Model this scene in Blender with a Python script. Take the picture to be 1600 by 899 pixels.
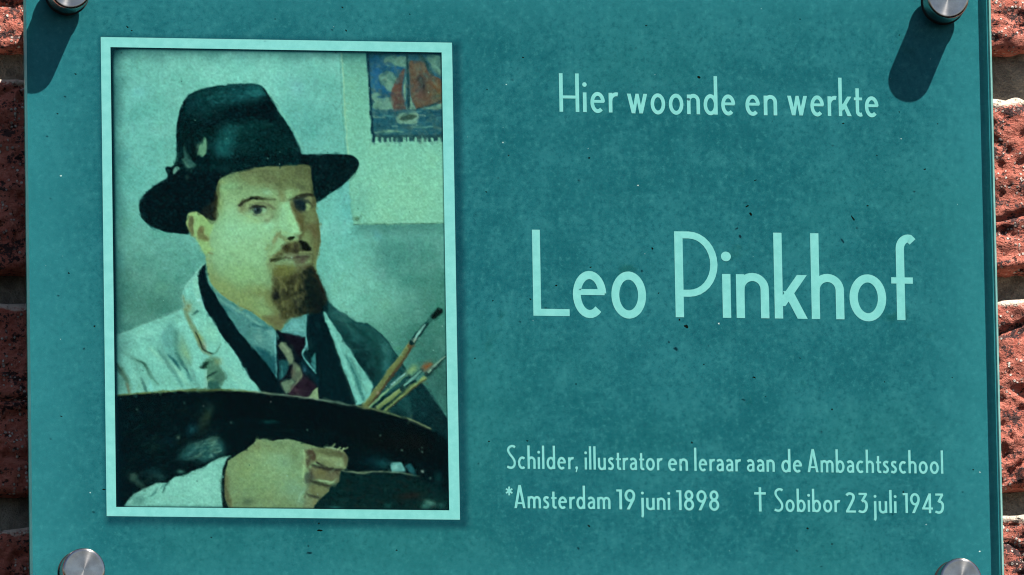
import bpy, bmesh, math, random
import numpy as np
from mathutils import Vector, Matrix

for _o in list(bpy.data.objects):
    bpy.data.objects.remove(_o, do_unlink=True)

scene = bpy.context.scene
COL = scene.collection
R = math.radians
MM = 0.001
PX = 0.197 * MM            # one pixel of the 1600 px photograph on the plaque (A4 glass, 297 mm wide)

# ------------------------------------------------------------------ camera
# The plaque hangs upright in the plane Y = 0 (X right, Z up, -Y towards the viewer).
# It is photographed from a little to the left and below with a long lens.
YAW, PITCH, ROLL, DIST = R(10.0), R(10.0), R(-1.0), 22000 * PX
CAM_OUT = Vector((-math.sin(YAW) * math.cos(PITCH), -math.cos(YAW) * math.cos(PITCH), -math.sin(PITCH)))
CAM_POS = CAM_OUT * DIST
_f = -CAM_OUT
_r = _f.cross(Vector((0, 0, 1))).normalized()
_u = _r.cross(_f)
CR = math.cos(ROLL) * _r + math.sin(ROLL) * _u
CU = -math.sin(ROLL) * _r + math.cos(ROLL) * _u
cam_data = bpy.data.cameras.new('camera')
cam = bpy.data.objects.new('camera', cam_data)
COL.objects.link(cam)
_m = Matrix((CR, CU, -_f)).transposed().to_4x4()
_m.translation = CAM_POS
cam.matrix_world = _m
cam_data.sensor_width = 36.0
cam_data.lens = 36.0 * DIST / (1600 * PX)
cam_data.clip_start = 0.05
cam_data.clip_end = 200.0
scene.camera = cam

# ------------------------------------------------------------------ daylight
SUN_TO = Vector((0.97, -1.0, 2.20)).normalized()       # towards the sun: upper right, in front of the wall
world = bpy.data.worlds.new('World')
scene.world = world
world.use_nodes = True
_nt = world.node_tree
_bg = _nt.nodes['Background']
_sky = _nt.nodes.new('ShaderNodeTexSky')
_sky.sky_type = 'NISHITA'
_sky.sun_disc = False
_sky.sun_elevation = math.asin(SUN_TO.z)
_sky.sun_rotation = math.atan2(SUN_TO.x, SUN_TO.y)
_nt.links.new(_sky.outputs['Color'], _bg.inputs['Color'])
_bg.inputs['Strength'].default_value = 0.05
sun_data = bpy.data.lights.new('sun', 'SUN')
sun_data.energy = 5.0
sun_data.angle = R(0.53)
sun_data.color = (1.0, 0.955, 0.88)
sun = bpy.data.objects.new('sun', sun_data)
COL.objects.link(sun)
sun.rotation_euler = SUN_TO.to_track_quat('Z', 'Y').to_euler()
sun.location = SUN_TO * 3
scene.view_settings.view_transform = 'Standard'
scene.view_settings.look = 'None'
scene.view_settings.gamma = 1.0
scene.view_settings.exposure = 1.0
scene.view_settings.use_curve_mapping = False
scene.cycles.transparent_max_bounces = 16
scene.cycles.max_bounces = 4
scene.cycles.sample_clamp_indirect = 4.0
scene.cycles.pixel_filter_type = 'BLACKMAN_HARRIS'
scene.cycles.filter_width = 1.1
GAIN = np.array((1.30, 1.24, 1.17))                # how bright a lit white print comes out; print colours are divided by it


def at(px, py, depth=0.0):
    """photo measurement -> (x, z) in metres on the upright plane Y = depth"""
    px = np.asarray(px, float); py = np.asarray(py, float)
    a = (px - 800.0) * PX / DIST
    b = -(py - 449.5) * PX / DIST
    d = [_f[i] + a * CR[i] + b * CU[i] for i in range(3)]
    t = (depth - CAM_POS[1]) / d[1]
    return CAM_POS[0] + t * d[0], CAM_POS[2] + t * d[2]


def srgb(c):
    c = np.asarray(c, float) / 255.0
    return np.where(c <= 0.04045, c / 12.92, ((c + 0.055) / 1.055) ** 2.4)


def lin(*c):
    v = np.clip(srgb(c) / GAIN, 0.0, 0.9)
    return (float(v[0]), float(v[1]), float(v[2]), 1.0)

# ------------------------------------------------------------------ the printed portrait, painted dab by dab
# All positions are measured on the photograph and taken to the flat, square picture on the plaque.
_c = [at(173, 72), at(690, 84), at(702, 798), at(181, 792)]
PIC_X0 = float((_c[0][0] + _c[3][0]) / 2); PIC_X1 = float((_c[1][0] + _c[2][0]) / 2)
PIC_Z1 = float((_c[0][1] + _c[1][1]) / 2); PIC_Z0 = float((_c[2][1] + _c[3][1]) / 2)
STEP = 1.12 * PX
PNX = int(round((PIC_X1 - PIC_X0) / STEP)); PNY = int(round((PIC_Z1 - PIC_Z0) / STEP))
_sx = (PIC_X1 - PIC_X0) / PNX; _sz = (PIC_Z1 - PIC_Z0) / PNY
K = PX / _sx               # canvas cells per photo pixel
CV = np.zeros((PNY + 1, PNX + 1, 3), np.float32)
GY, GX = np.mgrid[0:PNY + 1, 0:PNX + 1].astype(np.float32)
_rng = np.random.default_rng(7)
CLIP = [None]


def cvs(pts):
    p = np.asarray(pts, float)
    x, z = at(p[:, 0], p[:, 1])
    return np.stack([(x - PIC_X0) / _sx, (PIC_Z1 - z) / _sz], 1)


def spline(p, closed, n=6):
    N = len(p)
    out = []
    rng = range(N if closed else N - 1)
    for i in rng:
        if closed:
            a, b, c, d = p[i - 1], p[i], p[(i + 1) % N], p[(i + 2) % N]
        else:
            a, b, c, d = p[max(i - 1, 0)], p[i], p[i + 1], p[min(i + 2, N - 1)]
        t = np.linspace(0, 1, n, endpoint=False)[:, None]
        out.append(0.5 * ((2 * b) + (-a + c) * t + (2 * a - 5 * b + 4 * c - d) * t * t + (-a + 3 * b - 3 * c + d) * t ** 3))
    out = np.concatenate(out)
    if not closed:
        out = np.vstack([out, p[-1]])
    return out


def noise(sx, sy, seed, octs=3):
    """smooth noise in -1..1 with grain sx by sy (photo pixels)"""
    r = np.random.default_rng(seed)
    tot = np.zeros(GX.shape, np.float32); amp = 1.0; norm = 0
    for o in range(octs):
        cx, cy = max(sx * K, 1.0), max(sy * K, 1.0)
        nx, ny = int(PNX / cx) + 3, int(PNY / cy) + 3
        g = r.uniform(-1, 1, (ny, nx)).astype(np.float32)
        fx = GX / cx; fy = GY / cy
        ix = fx.astype(int); iy = fy.astype(int)
        ux = fx - ix; uy = fy - iy
        ux = ux * ux * (3 - 2 * ux); uy = uy * uy * (3 - 2 * uy)
        v = (g[iy, ix] * (1 - ux) + g[iy, ix + 1] * ux) * (1 - uy) + (g[iy + 1, ix] * (1 - ux) + g[iy + 1, ix + 1] * ux) * uy
        tot += amp * v; norm += amp; amp *= 0.55; sx /= 2; sy /= 2
    return tot / norm * 1.6


def box(lo, hi, pad):
    x0 = int(max(0, math.floor(lo[0] - pad))); x1 = int(min(PNX, math.ceil(hi[0] + pad)))
    y0 = int(max(0, math.floor(lo[1] - pad))); y1 = int(min(PNY, math.ceil(hi[1] + pad)))
    if x1 <= x0 or y1 <= y0:
        return None
    return (slice(y0, y1 + 1), slice(x0, x1 + 1))


def lay(sl, al, col):
    if CLIP[0] is not None:
        al = al * CLIP[0][sl]
    c = np.asarray(col, np.float32)
    if c.ndim == 3:
        c = c[sl]
    CV[sl] += (c - CV[sl]) * al[..., None]


def mask_poly(pts, soft=1.2, smooth=True):
    p = cvs(pts)
    if smooth:
        p = spline(p, True, 5)
    soft = max(soft * K, 0.5)
    sl = box(p.min(0), p.max(0), soft + 1)
    if sl is None:
        return None, None
    x = GX[sl]; y = GY[sl]
    d2 = np.full(x.shape, 1e9, np.float32)
    ins = np.zeros(x.shape, bool)
    q = np.roll(p, -1, 0)
    for (ax, ay), (bx, by) in zip(p, q):
        ex, ey = bx - ax, by - ay
        L = ex * ex + ey * ey
        if L < 1e-9:
            continue
        t = np.clip(((x - ax) * ex + (y - ay) * ey) / L, 0, 1)
        d2 = np.minimum(d2, (x - ax - t * ex) ** 2 + (y - ay - t * ey) ** 2)
        if ay != by:
            ins ^= ((ay > y) != (by > y)) & (x < (y - ay) * ex / ey + ax)
    sd = np.sqrt(d2) * np.where(ins, 1, -1)
    a = np.clip(sd / soft * 0.5 + 0.5, 0, 1)
    return sl, (a * a * (3 - 2 * a)).astype(np.float32)


def poly(pts, col, soft=1.2, a=1.0, smooth=True):
    sl, m = mask_poly(pts, soft, smooth)
    if sl is not None:
        lay(sl, m * a, col)


def clip(pts=None, soft=1.2, smooth=True):
    if pts is None:
        CLIP[0] = None
        return
    sl, m = mask_poly(pts, soft, smooth)
    full = np.zeros(GX.shape, np.float32)
    full[sl] = m
    CLIP[0] = full


def stroke(pts, w, col, soft=1.0, a=1.0, smooth=True):
    p = cvs(pts)
    if smooth and len(p) > 2:
        p = spline(p, False, 5)
    w = np.atleast_1d(np.asarray(w, float)) * K * 0.5
    ws = np.interp(np.linspace(0, 1, len(p)), np.linspace(0, 1, len(w)), w) if len(w) > 1 else np.full(len(p), w[0])
    soft = max(soft * K, 0.5)
    sl = box(p.min(0), p.max(0), ws.max() + soft + 1)
    if sl is None:
        return
    x = GX[sl]; y = GY[sl]
    sd = np.full(x.shape, -1e9, np.float32)
    for i in range(len(p) - 1):
        (ax, ay), (bx, by) = p[i], p[i + 1]
        ex, ey = bx - ax, by - ay
        L = ex * ex + ey * ey
        if L < 1e-9:
            continue
        t = np.clip(((x - ax) * ex + (y - ay) * ey) / L, 0, 1)
        d = np.sqrt((x - ax - t * ex) ** 2 + (y - ay - t * ey) ** 2)
        sd = np.maximum(sd, ws[i] + (ws[i + 1] - ws[i]) * t - d)
    m = np.clip(sd / soft * 0.5 + 0.5, 0, 1)
    lay(sl, (m * m * (3 - 2 * m) * a).astype(np.float32), col)


def blob(cx, cy, rx, ry, col, a=0.6, ang=0.0):
    (ux, uy), = cvs([(cx, cy)])
    rx *= K; ry *= K
    r = max(rx, ry) * 2.2
    sl = box((ux - r, uy - r), (ux + r, uy + r), 0)
    if sl is None:
        return
    ca, sa = math.cos(R(ang)), math.sin(R(ang))
    x = GX[sl] - ux; y = GY[sl] - uy
    e = ((x * ca + y * sa) / rx) ** 2 + ((-x * sa + y * ca) / ry) ** 2
    lay(sl, (np.exp(-e * 0.9) * a).astype(np.float32), col)


def dabs(n, area, size, cols, a=0.5, ang=0, aspect=2.5, seed=1, soft=1.0):
    """scattered small brush marks inside a polygon area (photo pixels)"""
    r = np.random.default_rng(seed)
    ar = np.asarray(area, float)
    lo, hi = ar.min(0), ar.max(0)
    k = 0
    for _ in range(n * 6):
        if k >= n:
            break
        x, y = r.uniform(lo, hi)
        j = len(ar) - 1; inside = False
        for i in range(len(ar)):
            if (ar[i][1] > y) != (ar[j][1] > y) and x < (ar[j][0] - ar[i][0]) * (y - ar[i][1]) / (ar[j][1] - ar[i][1]) + ar[i][0]:
                inside = not inside
            j = i
        if not inside:
            continue
        k += 1
        s = size * r.uniform(0.5, 1.4)
        an = R(ang + r.normal(0, 16))
        dx, dy = math.cos(an) * s * aspect / 2, math.sin(an) * s * aspect / 2
        c = np.asarray(cols[r.integers(len(cols))], float) + r.normal(0, 5)
        stroke([(x - dx, y - dy), (x + dx, y + dy)], [s * 0.5, s, s * 0.4], c, soft, a * r.uniform(0.5, 1.0), False)


def sample(x, y):
    x = np.clip(x, 0, PNX - 1.001); y = np.clip(y, 0, PNY - 1.001)
    ix = x.astype(int); iy = y.astype(int)
    u = (x - ix)[..., None]; v = (y - iy)[..., None]
    return (CV[iy, ix] * (1 - u) + CV[iy, ix + 1] * u) * (1 - v) + (CV[iy + 1, ix] * (1 - u) + CV[iy + 1, ix + 1] * u) * v


def blur(a, rad):
    k = max(1, int(round(rad)))
    for _ in range(2):
        for ax in (0, 1):
            p = np.pad(a, [(k + 1, k) if i == ax else (0, 0) for i in range(3)], mode='edge')
            c = np.cumsum(p, ax, dtype=np.float64)
            n = a.shape[ax]
            a = ((np.take(c, np.arange(2 * k + 1, 2 * k + 1 + n), ax) - np.take(c, np.arange(0, n), ax)) / (2 * k + 1)).astype(np.float32)
    return a


def waver(scale, amp, seed):
    """let the outlines waver as a loaded brush does"""
    dx = noise(scale, scale, seed, 2) * amp * K; dy = noise(scale, scale, seed + 1, 2) * amp * K
    CV[:] = sample(GX + dx, GY + dy)


def brushwork(n, size, length, a, jit, seed, area=None):
    """short strokes that pick up the colour under them and drag it along the form"""
    r = np.random.default_rng(seed)
    lum = CV.mean(-1)
    sm = lum.copy()
    for _ in range(3):
        sm[1:-1, 1:-1] = (sm[1:-1, 1:-1] * 2 + sm[:-2, 1:-1] + sm[2:, 1:-1] + sm[1:-1, :-2] + sm[1:-1, 2:]) / 6
    gy, gx = np.gradient(sm)
    x0, y0, x1, y1 = area or (0, 0, 1, 1)
    src = CV.copy()
    for _ in range(n):
        cx = r.uniform(x0, x1) * PNX; cy = r.uniform(y0, y1) * PNY
        iy, ix = int(cy), int(cx)
        g = math.hypot(gx[iy, ix], gy[iy, ix])
        an = math.atan2(gx[iy, ix], -gy[iy, ix]) if g > 1.2 else r.uniform(0, math.pi)
        an += r.normal(0, 0.25)
        ln = length * r.uniform(0.5, 1.3) * K * 0.5; hw = size * r.uniform(0.6, 1.3) * K * 0.5
        ca, sa = math.cos(an), math.sin(an)
        col = src[iy, ix] * (1 + r.normal(0, jit)) + r.normal(0, jit * 40, 3)
        sl = box((cx - ln - hw, cy - ln - hw), (cx + ln + hw, cy + ln + hw), 1)
        if sl is None:
            continue
        X = GX[sl] - cx; Y = GY[sl] - cy
        t = X * ca + Y * sa
        d = np.hypot(t - np.clip(t, -ln, ln), -X * sa + Y * ca)
        m = np.clip((hw - d) + 0.5, 0, 1) * a * r.uniform(0.5, 1)
        CV[sl] += (col.astype(np.float32) - CV[sl]) * m[..., None].astype(np.float32)


def ramp(stops, t):
    """colour field: stops of (t, colour) over the array t"""
    t = np.clip(t, stops[0][0], stops[-1][0])
    return np.stack([np.interp(t, [s[0] for s in stops], [s[1][k] for s in stops]) for k in range(3)], -1).astype(np.float32)


def paint_portrait():
    H, W = GX.shape
    fx = GX / (W - 1); fy = GY / (H - 1)
    # ---- studio wall
    CV[:] = ramp([(0, (112, 196, 176)), (0.35, (98, 184, 165)), (0.6, (82, 158, 140)), (0.85, (72, 140, 124)), (1, (60, 120, 108))], fy)
    blob(250, 110, 90, 60, (100, 182, 165), 0.5)
    blob(370, 110, 120, 30, (120, 210, 188), 0.7)
    blob(470, 190, 60, 70, (92, 182, 168), 0.8)
    blob(440, 130, 40, 40, (112, 200, 182), 0.6)
    blob(215, 180, 40, 90, (92, 186, 172), 0.6)
    blob(205, 280, 40, 60, (88, 180, 165), 0.7)
    blob(240, 400, 60, 50, (90, 168, 150), 0.7)
    blob(270, 425, 60, 40, (80, 160, 140), 0.5)
    blob(225, 475, 70, 40, (72, 132, 114), 0.8)
    blob(200, 440, 40, 60, (80, 148, 130), 0.6)
    blob(525, 380, 45, 90, (108, 198, 178), 0.9)
    blob(545, 330, 22, 60, (92, 186, 175), 0.6)
    blob(560, 450, 55, 60, (106, 190, 165), 0.85)
    blob(640, 400, 60, 40, (68, 142, 128), 0.85)
    blob(600, 400, 12, 30, (72, 142, 128), 0.5)
    blob(680, 470, 45, 60, (62, 130, 112), 0.8)
    blob(600, 500, 30, 40, (92, 166, 142), 0.6)
    blob(660, 540, 60, 40, (60, 122, 106), 0.7)
    blob(690, 600, 40, 50, (48, 96, 88), 0.7)
    CV[:] += (noise(40, 26, 11) * 7)[..., None] * np.array((1.0, 0.8, 0.8), np.float32)
    CV[:] += (noise(9, 14, 12, 2) * 3.5)[..., None]
    for i in range(90):
        x, y = _rng.uniform(178, 690), _rng.uniform(80, 600)
        blob(x, y, _rng.uniform(4, 12), _rng.uniform(3, 14), CV[min(int((y - 75) * K), H - 1), min(max(int((x - 178) * K), 0), W - 1)] + _rng.normal(0, 8, 3), 0.4, _rng.uniform(0, 180))
    # ---- sheet of paper pinned to the wall
    sheet = [(533, 70), (700, 70), (700, 349), (552, 351), (546, 300), (541, 210), (536, 130)]
    shade = [(556, 345), (700, 345), (700, 362), (556, 364)]
    poly(shade, (54, 112, 100), 12, 0.5, False)
    poly(sheet, ramp([(0, (92, 172, 150)), (0.12, (112, 192, 162)), (0.25, (118, 200, 168)), (0.4, (122, 200, 164))], fy), 1.5, 0.95, False)
    clip(sheet, 1.5, False)
    CV_n = noise(24, 16, 21)
    lay((slice(0, H), slice(0, W)), np.clip(CV_n, 0, 1) * 0.25, (136, 205, 160))
    blob(560, 180, 14, 80, (104, 186, 158), 0.5)
    blob(640, 300, 50, 40, (126, 204, 164), 0.6)
    blob(560, 320, 20, 30, (98, 180, 158), 0.5)
    clip()
    stroke([(533, 75), (537, 140), (541, 210), (544, 250)], 2.2, (150, 205, 160), 1.2, 0.7)
    stroke([(530, 78), (534, 150), (538, 215), (540, 245)], 2.0, (72, 145, 125), 1.5, 0.5)
    stroke([(552, 351), (620, 350), (694, 349)], 1.5, (62, 110, 88), 1.0, 0.85)
    stroke([(546, 290), (550, 330), (552, 350)], 1.2, (90, 160, 135), 1.2, 0.5)
    blob(557, 341, 4, 3.5, (78, 128, 92), 0.9)
    stroke([(554, 343), (558, 345), (561, 342)], 1.2, (60, 100, 80), 0.8, 0.8)
    # ---- colour print of a sailing boat
    print_ = [(573, 83), (694, 83), (694, 221), (582, 222)]
    poly(print_, (34, 96, 122), 1.2, 1, False)
    clip(print_, 1.0, False)
    poly([(576, 84), (625, 84), (622, 150), (580, 152)], (20, 92, 140), 3, 0.9, False)
    blob(592, 118, 12, 18, (22, 98, 158), 0.8)
    blob(582, 135, 8, 14, (26, 110, 150), 0.7)
    for c in [(612, 96, 14, 9), (628, 96, 12, 9), (606, 124, 14, 12), (614, 133, 12, 12), (598, 162, 18, 12), (588, 152, 9, 8), (618, 160, 12, 12), (683, 100, 9, 14), (676, 92, 9, 8), (690, 112, 5, 8)]:
        poly([(c[0] + c[2] * math.cos(q) * (1 + 0.12 * math.sin(3 * q + c[0])), c[1] + c[3] * math.sin(q)) for q in np.linspace(0, 6.0, 9)], (116, 178, 150), 1.8, 0.9)
    blob(600, 90, 8, 5, (60, 120, 128), 0.6)
    stroke([(592, 104), (606, 100), (620, 108), (630, 106)], [2, 6, 3], (24, 92, 138), 1.5, 0.9)
    stroke([(590, 152), (600, 151), (608, 148)], [2, 6, 2], (22, 88, 130), 1.5, 0.9)
    poly([(634, 120), (630, 142), (636, 170), (634, 172)], (150, 200, 160), 1.5, 0.9)
    poly([(632, 107), (621, 122), (613, 138), (611, 152), (613, 166), (618, 174), (627, 176), (634, 172), (631, 158), (628, 146), (629, 130)], (146, 58, 52), 1.2, 1)
    blob(619, 140, 4, 12, (182, 78, 60), 0.7, 15)
    blob(627, 165, 4, 9, (120, 62, 44), 0.7)
    stroke([(630, 112), (617, 132), (613, 150)], 2, (176, 84, 66), 1.2, 0.6)
    poly([(639, 98), (650, 96), (662, 99), (670, 112), (680, 120), (696, 130), (696, 158), (672, 164), (653, 170), (647, 164), (642, 148), (640, 120)], (150, 74, 52), 1.2, 1)
    blob(655, 140, 9, 18, (150, 66, 66), 0.6)
    blob(660, 132, 5, 13, (44, 34, 40), 0.95, -20)
    blob(656, 124, 3, 5, (40, 38, 46), 0.9)
    blob(680, 138, 10, 10, (186, 82, 36), 0.7)
    blob(650, 108, 8, 8, (166, 86, 62), 0.7)
    blob(685, 150, 8, 5, (140, 110, 50), 0.6)
    poly([(641, 150), (645, 163), (650, 172), (640, 173)], (138, 190, 150), 1.2, 0.9)
    stroke([(652, 170), (672, 165), (694, 156)], 2.4, (30, 50, 50), 1, 0.9)
    poly([(654, 173), (694, 160), (694, 172)], (128, 186, 152), 1.5, 0.9, False)
    stroke([(656, 82), (660, 92), (668, 104), (676, 118)], [8, 6, 5, 4], (34, 62, 62), 2, 0.85)
    blob(658, 94, 6, 5, (72, 108, 100), 0.6)
    stroke([(635.5, 82), (637, 120), (638.5, 175)], [2.6, 3.4, 4.2], (10, 40, 48), 1, 1)
    poly([(580, 172), (694, 171), (694, 216), (582, 218)], (24, 88, 108), 1.5, 0.95, False)
    for i in range(46):
        x, y = _rng.uniform(582, 690), _rng.uniform(174, 211)
        stroke([(x - _rng.uniform(3, 12), y), (x + _rng.uniform(3, 12), y + _rng.uniform(-1, 1))], _rng.uniform(1.2, 2.8), [(70, 150, 150), (110, 180, 165), (16, 66, 92), (24, 96, 120)][_rng.integers(4)], 1.2, 0.7)
    stroke([(586, 208), (606, 205), (630, 206)], [2, 5, 2], (116, 184, 150), 1.3, 0.9)
    stroke([(640, 198), (660, 199), (676, 198)], [2, 3.5, 2], (104, 184, 160), 1.2, 0.8)
    poly([(620, 183), (626, 177), (645, 176), (654, 179), (653, 190), (645, 194), (626, 194), (620, 190)], (128, 188, 158), 1.2, 1)
    poly([(624, 186), (631, 180), (646, 179), (651, 183), (640, 187), (628, 189)], (52, 78, 62), 1.5, 0.95)
    poly([(580, 211), (694, 211), (694, 222), (582, 222)], (26, 66, 74), 2.5, 0.95, False)
    lay((slice(0, H), slice(0, W)), np.full(GX.shape, 0.30, np.float32), (66, 104, 92))
    lay((slice(0, H), slice(0, W)), np.clip(noise(7, 7, 131, 2), 0, 1) * 0.55, (44, 84, 84))
    lay((slice(0, H), slice(0, W)), np.clip(noise(5, 5, 132, 2), 0, 1) * 0.35, (112, 140, 116))
    clip()
    for x in (588.5, 597.5, 606, 613, 620, 632, 638, 650, 659, 667, 675, 686):
        stroke([(x, 217 + _rng.uniform(-1, 1)), (x + 0.4, 223.5)], _rng.uniform(3, 5.2), (118, 196, 164), 1.0, 1)
    stroke([(574.5, 83), (578, 150), (583, 221)], 3.6, (16, 50, 62), 1.2, 0.95)
    stroke([(575, 84), (694, 84)], 3, (18, 50, 56), 1.5, 0.9)
    stroke([(689.5, 84), (691, 150), (691.5, 221)], 2.5, (24, 60, 70), 1.2, 0.7)

    # ---- the hat
    hat = [(276, 240), (276, 205), (279.5, 178), (286, 160), (297, 147), (312, 140.5), (333, 135.5), (360, 132), (385, 131.3), (402, 132.5), (411, 137), (419, 149), (429, 166), (441, 184), (453, 203), (462, 222), (468, 236), (474, 242.5),
           (486, 242.5), (510, 241.5), (534, 241.5), (550, 244.5), (559, 250.5), (560.5, 258), (556, 269), (545, 281), (530, 293.5), (514, 304.5), (498, 315), (488, 318), (484, 300), (470, 300), (420, 310), (350, 330), (340, 350), (320, 350), (300, 352), (293, 365.5),
           (272, 364), (250, 360), (233, 352), (222, 341), (217.5, 326), (220, 312), (230, 299), (245, 288), (259, 279.5), (261.5, 274), (258.5, 267), (261, 261), (268, 260.5), (273, 255)]
    poly(hat, (8, 40, 42), 1.3)
    clip(hat, 1.0)
    n1 = noise(5, 5, 31, 2); n2 = noise(14, 9, 32, 3)
    crown = [(276, 240), (276, 200), (281, 175), (289, 156), (300, 146), (333, 136), (385, 131), (402, 132), (411, 138), (430, 166), (455, 205), (468, 236), (476, 244), (480, 258), (400, 256), (350, 270), (300, 270), (276, 262)]
    poly(crown, (12, 54, 54), 4, 1)
    poly([(312, 142), (350, 134), (395, 131), (410, 138), (416, 150), (395, 158), (370, 160), (350, 166), (330, 168), (308, 178), (292, 180), (290, 165)], (22, 84, 84), 8, 0.85)
    blob(392, 146, 22, 9, (42, 122, 122), 0.9, -8)
    blob(405, 141, 10, 5, (40, 128, 122), 0.7)
    blob(368, 150, 12, 12, (26, 98, 102), 0.6)
    blob(340, 150, 26, 9, (26, 92, 88), 0.6, -14)
    blob(318, 168, 18, 14, (20, 80, 80), 0.6)
    blob(300, 160, 8, 12, (18, 72, 78), 0.6)
    poly([(420, 150), (400, 164), (370, 168), (352, 178), (330, 186), (310, 196), (330, 202), (365, 190), (400, 188), (432, 186)], (5, 32, 36), 8, 0.9)
    blob(375, 176, 24, 9, (4, 30, 34), 0.8, -6)
    blob(352, 222, 16, 26, (36, 120, 116), 0.85, 8)
    blob(345, 236, 10, 14, (40, 124, 122), 0.5)
    blob(364, 202, 14, 7, (34, 112, 108), 0.6, -8)
    blob(385, 210, 16, 18, (20, 86, 80), 0.6)
    blob(402, 196, 18, 6, (22, 88, 82), 0.5)
    blob(420, 225, 30, 22, (10, 58, 56), 0.6)
    blob(445, 232, 14, 14, (14, 66, 62), 0.5)
    blob(296, 210, 16, 30, (6, 34, 34), 0.8)
    blob(330, 208, 14, 10, (10, 48, 44), 0.7)
    stroke([(282, 250), (320, 248), (340, 252), (380, 250), (430, 246), (470, 244)], [10, 16, 12, 14, 12, 8], (4, 34, 36), 8, 0.75)
    dabs(420, crown, 2.4, [(30, 104, 100), (20, 84, 84), (6, 36, 40), (44, 128, 120), (8, 44, 44)], 0.42, 0, 2.2, 41)
    dabs(160, [(320, 138), (405, 132), (415, 150), (330, 165)], 2.2, [(54, 146, 140), (30, 104, 108), (10, 56, 62)], 0.55, 0, 3, 42)
    dabs(90, [(338, 202), (372, 200), (366, 248), (340, 248)], 2.4, [(50, 136, 132), (22, 92, 92)], 0.5, 90, 2, 43)
    CV[:] += (n1 * 6 * (CLIP[0] if CLIP[0] is not None else 0))[..., None]
    brim = [(258, 280), (300, 268), (350, 275), (340, 345), (295, 365), (250, 360), (222, 341), (218, 325), (230, 299)]
    poly(brim, (5, 30, 34), 10, 0.85)
    dabs(300, brim, 1.7, [(20, 62, 62), (14, 50, 50), (2, 18, 22), (40, 84, 78)], 0.5, 80, 1.6, 44, 0.7)
    dabs(120, [(484, 246), (550, 246), (556, 262), (498, 312), (490, 312)], 1.7, [(16, 56, 56), (6, 30, 34), (34, 76, 70)], 0.5, 80, 1.6, 45, 0.7)
    poly([(480, 243), (487, 260), (489, 300), (494, 316), (480, 318), (470, 250)], (3, 24, 26), 5, 0.6)
    for i in range(26):
        x, y = [(_rng.uniform(230, 345), _rng.uniform(262, 352)), (_rng.uniform(488, 548), _rng.uniform(247, 300))][i % 2]
        blob(x, y, 0.9, 1.1, (96, 140, 122), 0.7)
    clip()
    stroke([(474, 242.6), (510, 242), (540, 242.6), (556, 248)], 2.0, (4, 22, 26), 1.2, 0.8)
    stroke([(412, 139), (430, 167), (455, 206), (470, 239)], 2.2, (3, 24, 26), 1.4, 0.7)
    stroke([(277, 238), (277, 205), (281, 178), (290, 158)], 2.2, (4, 28, 34), 1.4, 0.6)
    stroke([(417, 141), (436, 168), (460, 205), (472, 234)], 1.6, (132, 200, 160), 1.2, 0.4)
    # feather and bow on the band
    poly([(302, 240), (307, 228), (314, 220), (317, 219), (310, 231), (304, 241)], (74, 118, 98), 1.2, 0.9)
    poly([(311, 241), (308, 244), (310, 232), (315, 222), (319, 214.5), (322, 216), (323, 228), (322, 240), (315, 245)], (104, 164, 126), 1.2, 0.95)
    poly([(297, 240), (304, 228), (307, 234), (306, 248), (302, 250)], (6, 30, 28), 1.8, 0.9)
    poly([(287, 227), (292, 238), (301, 252), (307, 258), (297, 263), (289, 262), (286, 248)], (62, 116, 104), 2.0, 0.9)
    stroke([(285, 248), (290, 256), (296, 262)], 2.5, (96, 152, 128), 1.2, 0.7)
    stroke([(288, 232), (296, 248)], 1.4, (16, 44, 42), 1, 0.8)
    poly([(270, 268), (273, 261), (278, 260), (281, 264), (276, 269), (271, 273)], (112, 176, 152), 1.3, 0.9)
    blob(292, 278, 3, 4, (70, 104, 90), 0.6)

    # ---- neck, face
    face = [(343, 281), (360, 272.5), (380, 266.5), (400, 262.5), (425, 260), (455, 258.5), (478, 258), (485, 264), (487, 282), (489, 300), (494.5, 315), (493.5, 329), (497.5, 345), (500, 362), (499.5, 378), (497, 397), (494.5, 412), (496, 440), (490, 480), (470, 495), (450, 500),
            (437, 516.5), (420, 506.5), (400, 493.5), (378, 480), (355, 467), (338, 452), (327, 436), (323, 418), (322, 404), (320, 396), (314, 384), (304, 372), (295, 360), (291, 346), (294, 335), (303, 331), (313, 335), (322, 342), (333, 344), (336, 330), (337, 305)]
    skin = ramp([(0, (146, 196, 138)), (0.34, (148, 200, 142)), (0.46, (140, 198, 146)), (0.55, (134, 190, 128)), (0.62, (130, 172, 108))], fy)
    poly(face, skin, 1.4)
    clip(face, 1.0)
    CV_s = noise(16, 12, 51)
    lay((slice(0, H), slice(0, W)), np.clip(CV_s, 0, 1) * 0.35, (128, 186, 128))
    lay((slice(0, H), slice(0, W)), np.clip(-CV_s, 0, 1) * 0.35, (150, 208, 158))
    # the lit cheek falls away towards jaw, temple and throat
    (lx, ly), = cvs([(388, 360)])
    fall = 1 - np.exp(-(((GX - lx) / (66 * K)) ** 2 + ((GY - ly) / (66 * K)) ** 2))
    lay((slice(0, H), slice(0, W)), (0.05 + 0.48 * fall).astype(np.float32), (104, 128, 82))
    # forehead in the shade of the brim: umber paint
    poly([(372, 268), (420, 259), (486, 257), (488, 300), (470, 297), (440, 296), (420, 291), (400, 286), (384, 282)], (118, 128, 80), 9, 0.85)
    poly([(395, 262), (486, 256), (486, 272), (440, 268), (400, 271)], (104, 106, 66), 6, 0.7)
    blob(425, 282, 14, 7, (110, 104, 70), 0.75, 8)
    blob(418, 276, 8, 5, (116, 100, 72), 0.6)
    blob(450, 276, 16, 8, (120, 112, 62), 0.7)
    blob(470, 270, 12, 10, (82, 74, 48), 0.75)
    blob(478, 284, 8, 12, (104, 90, 52), 0.6)
    blob(470, 292, 8, 4, (70, 74, 58), 0.8, 30)
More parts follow.
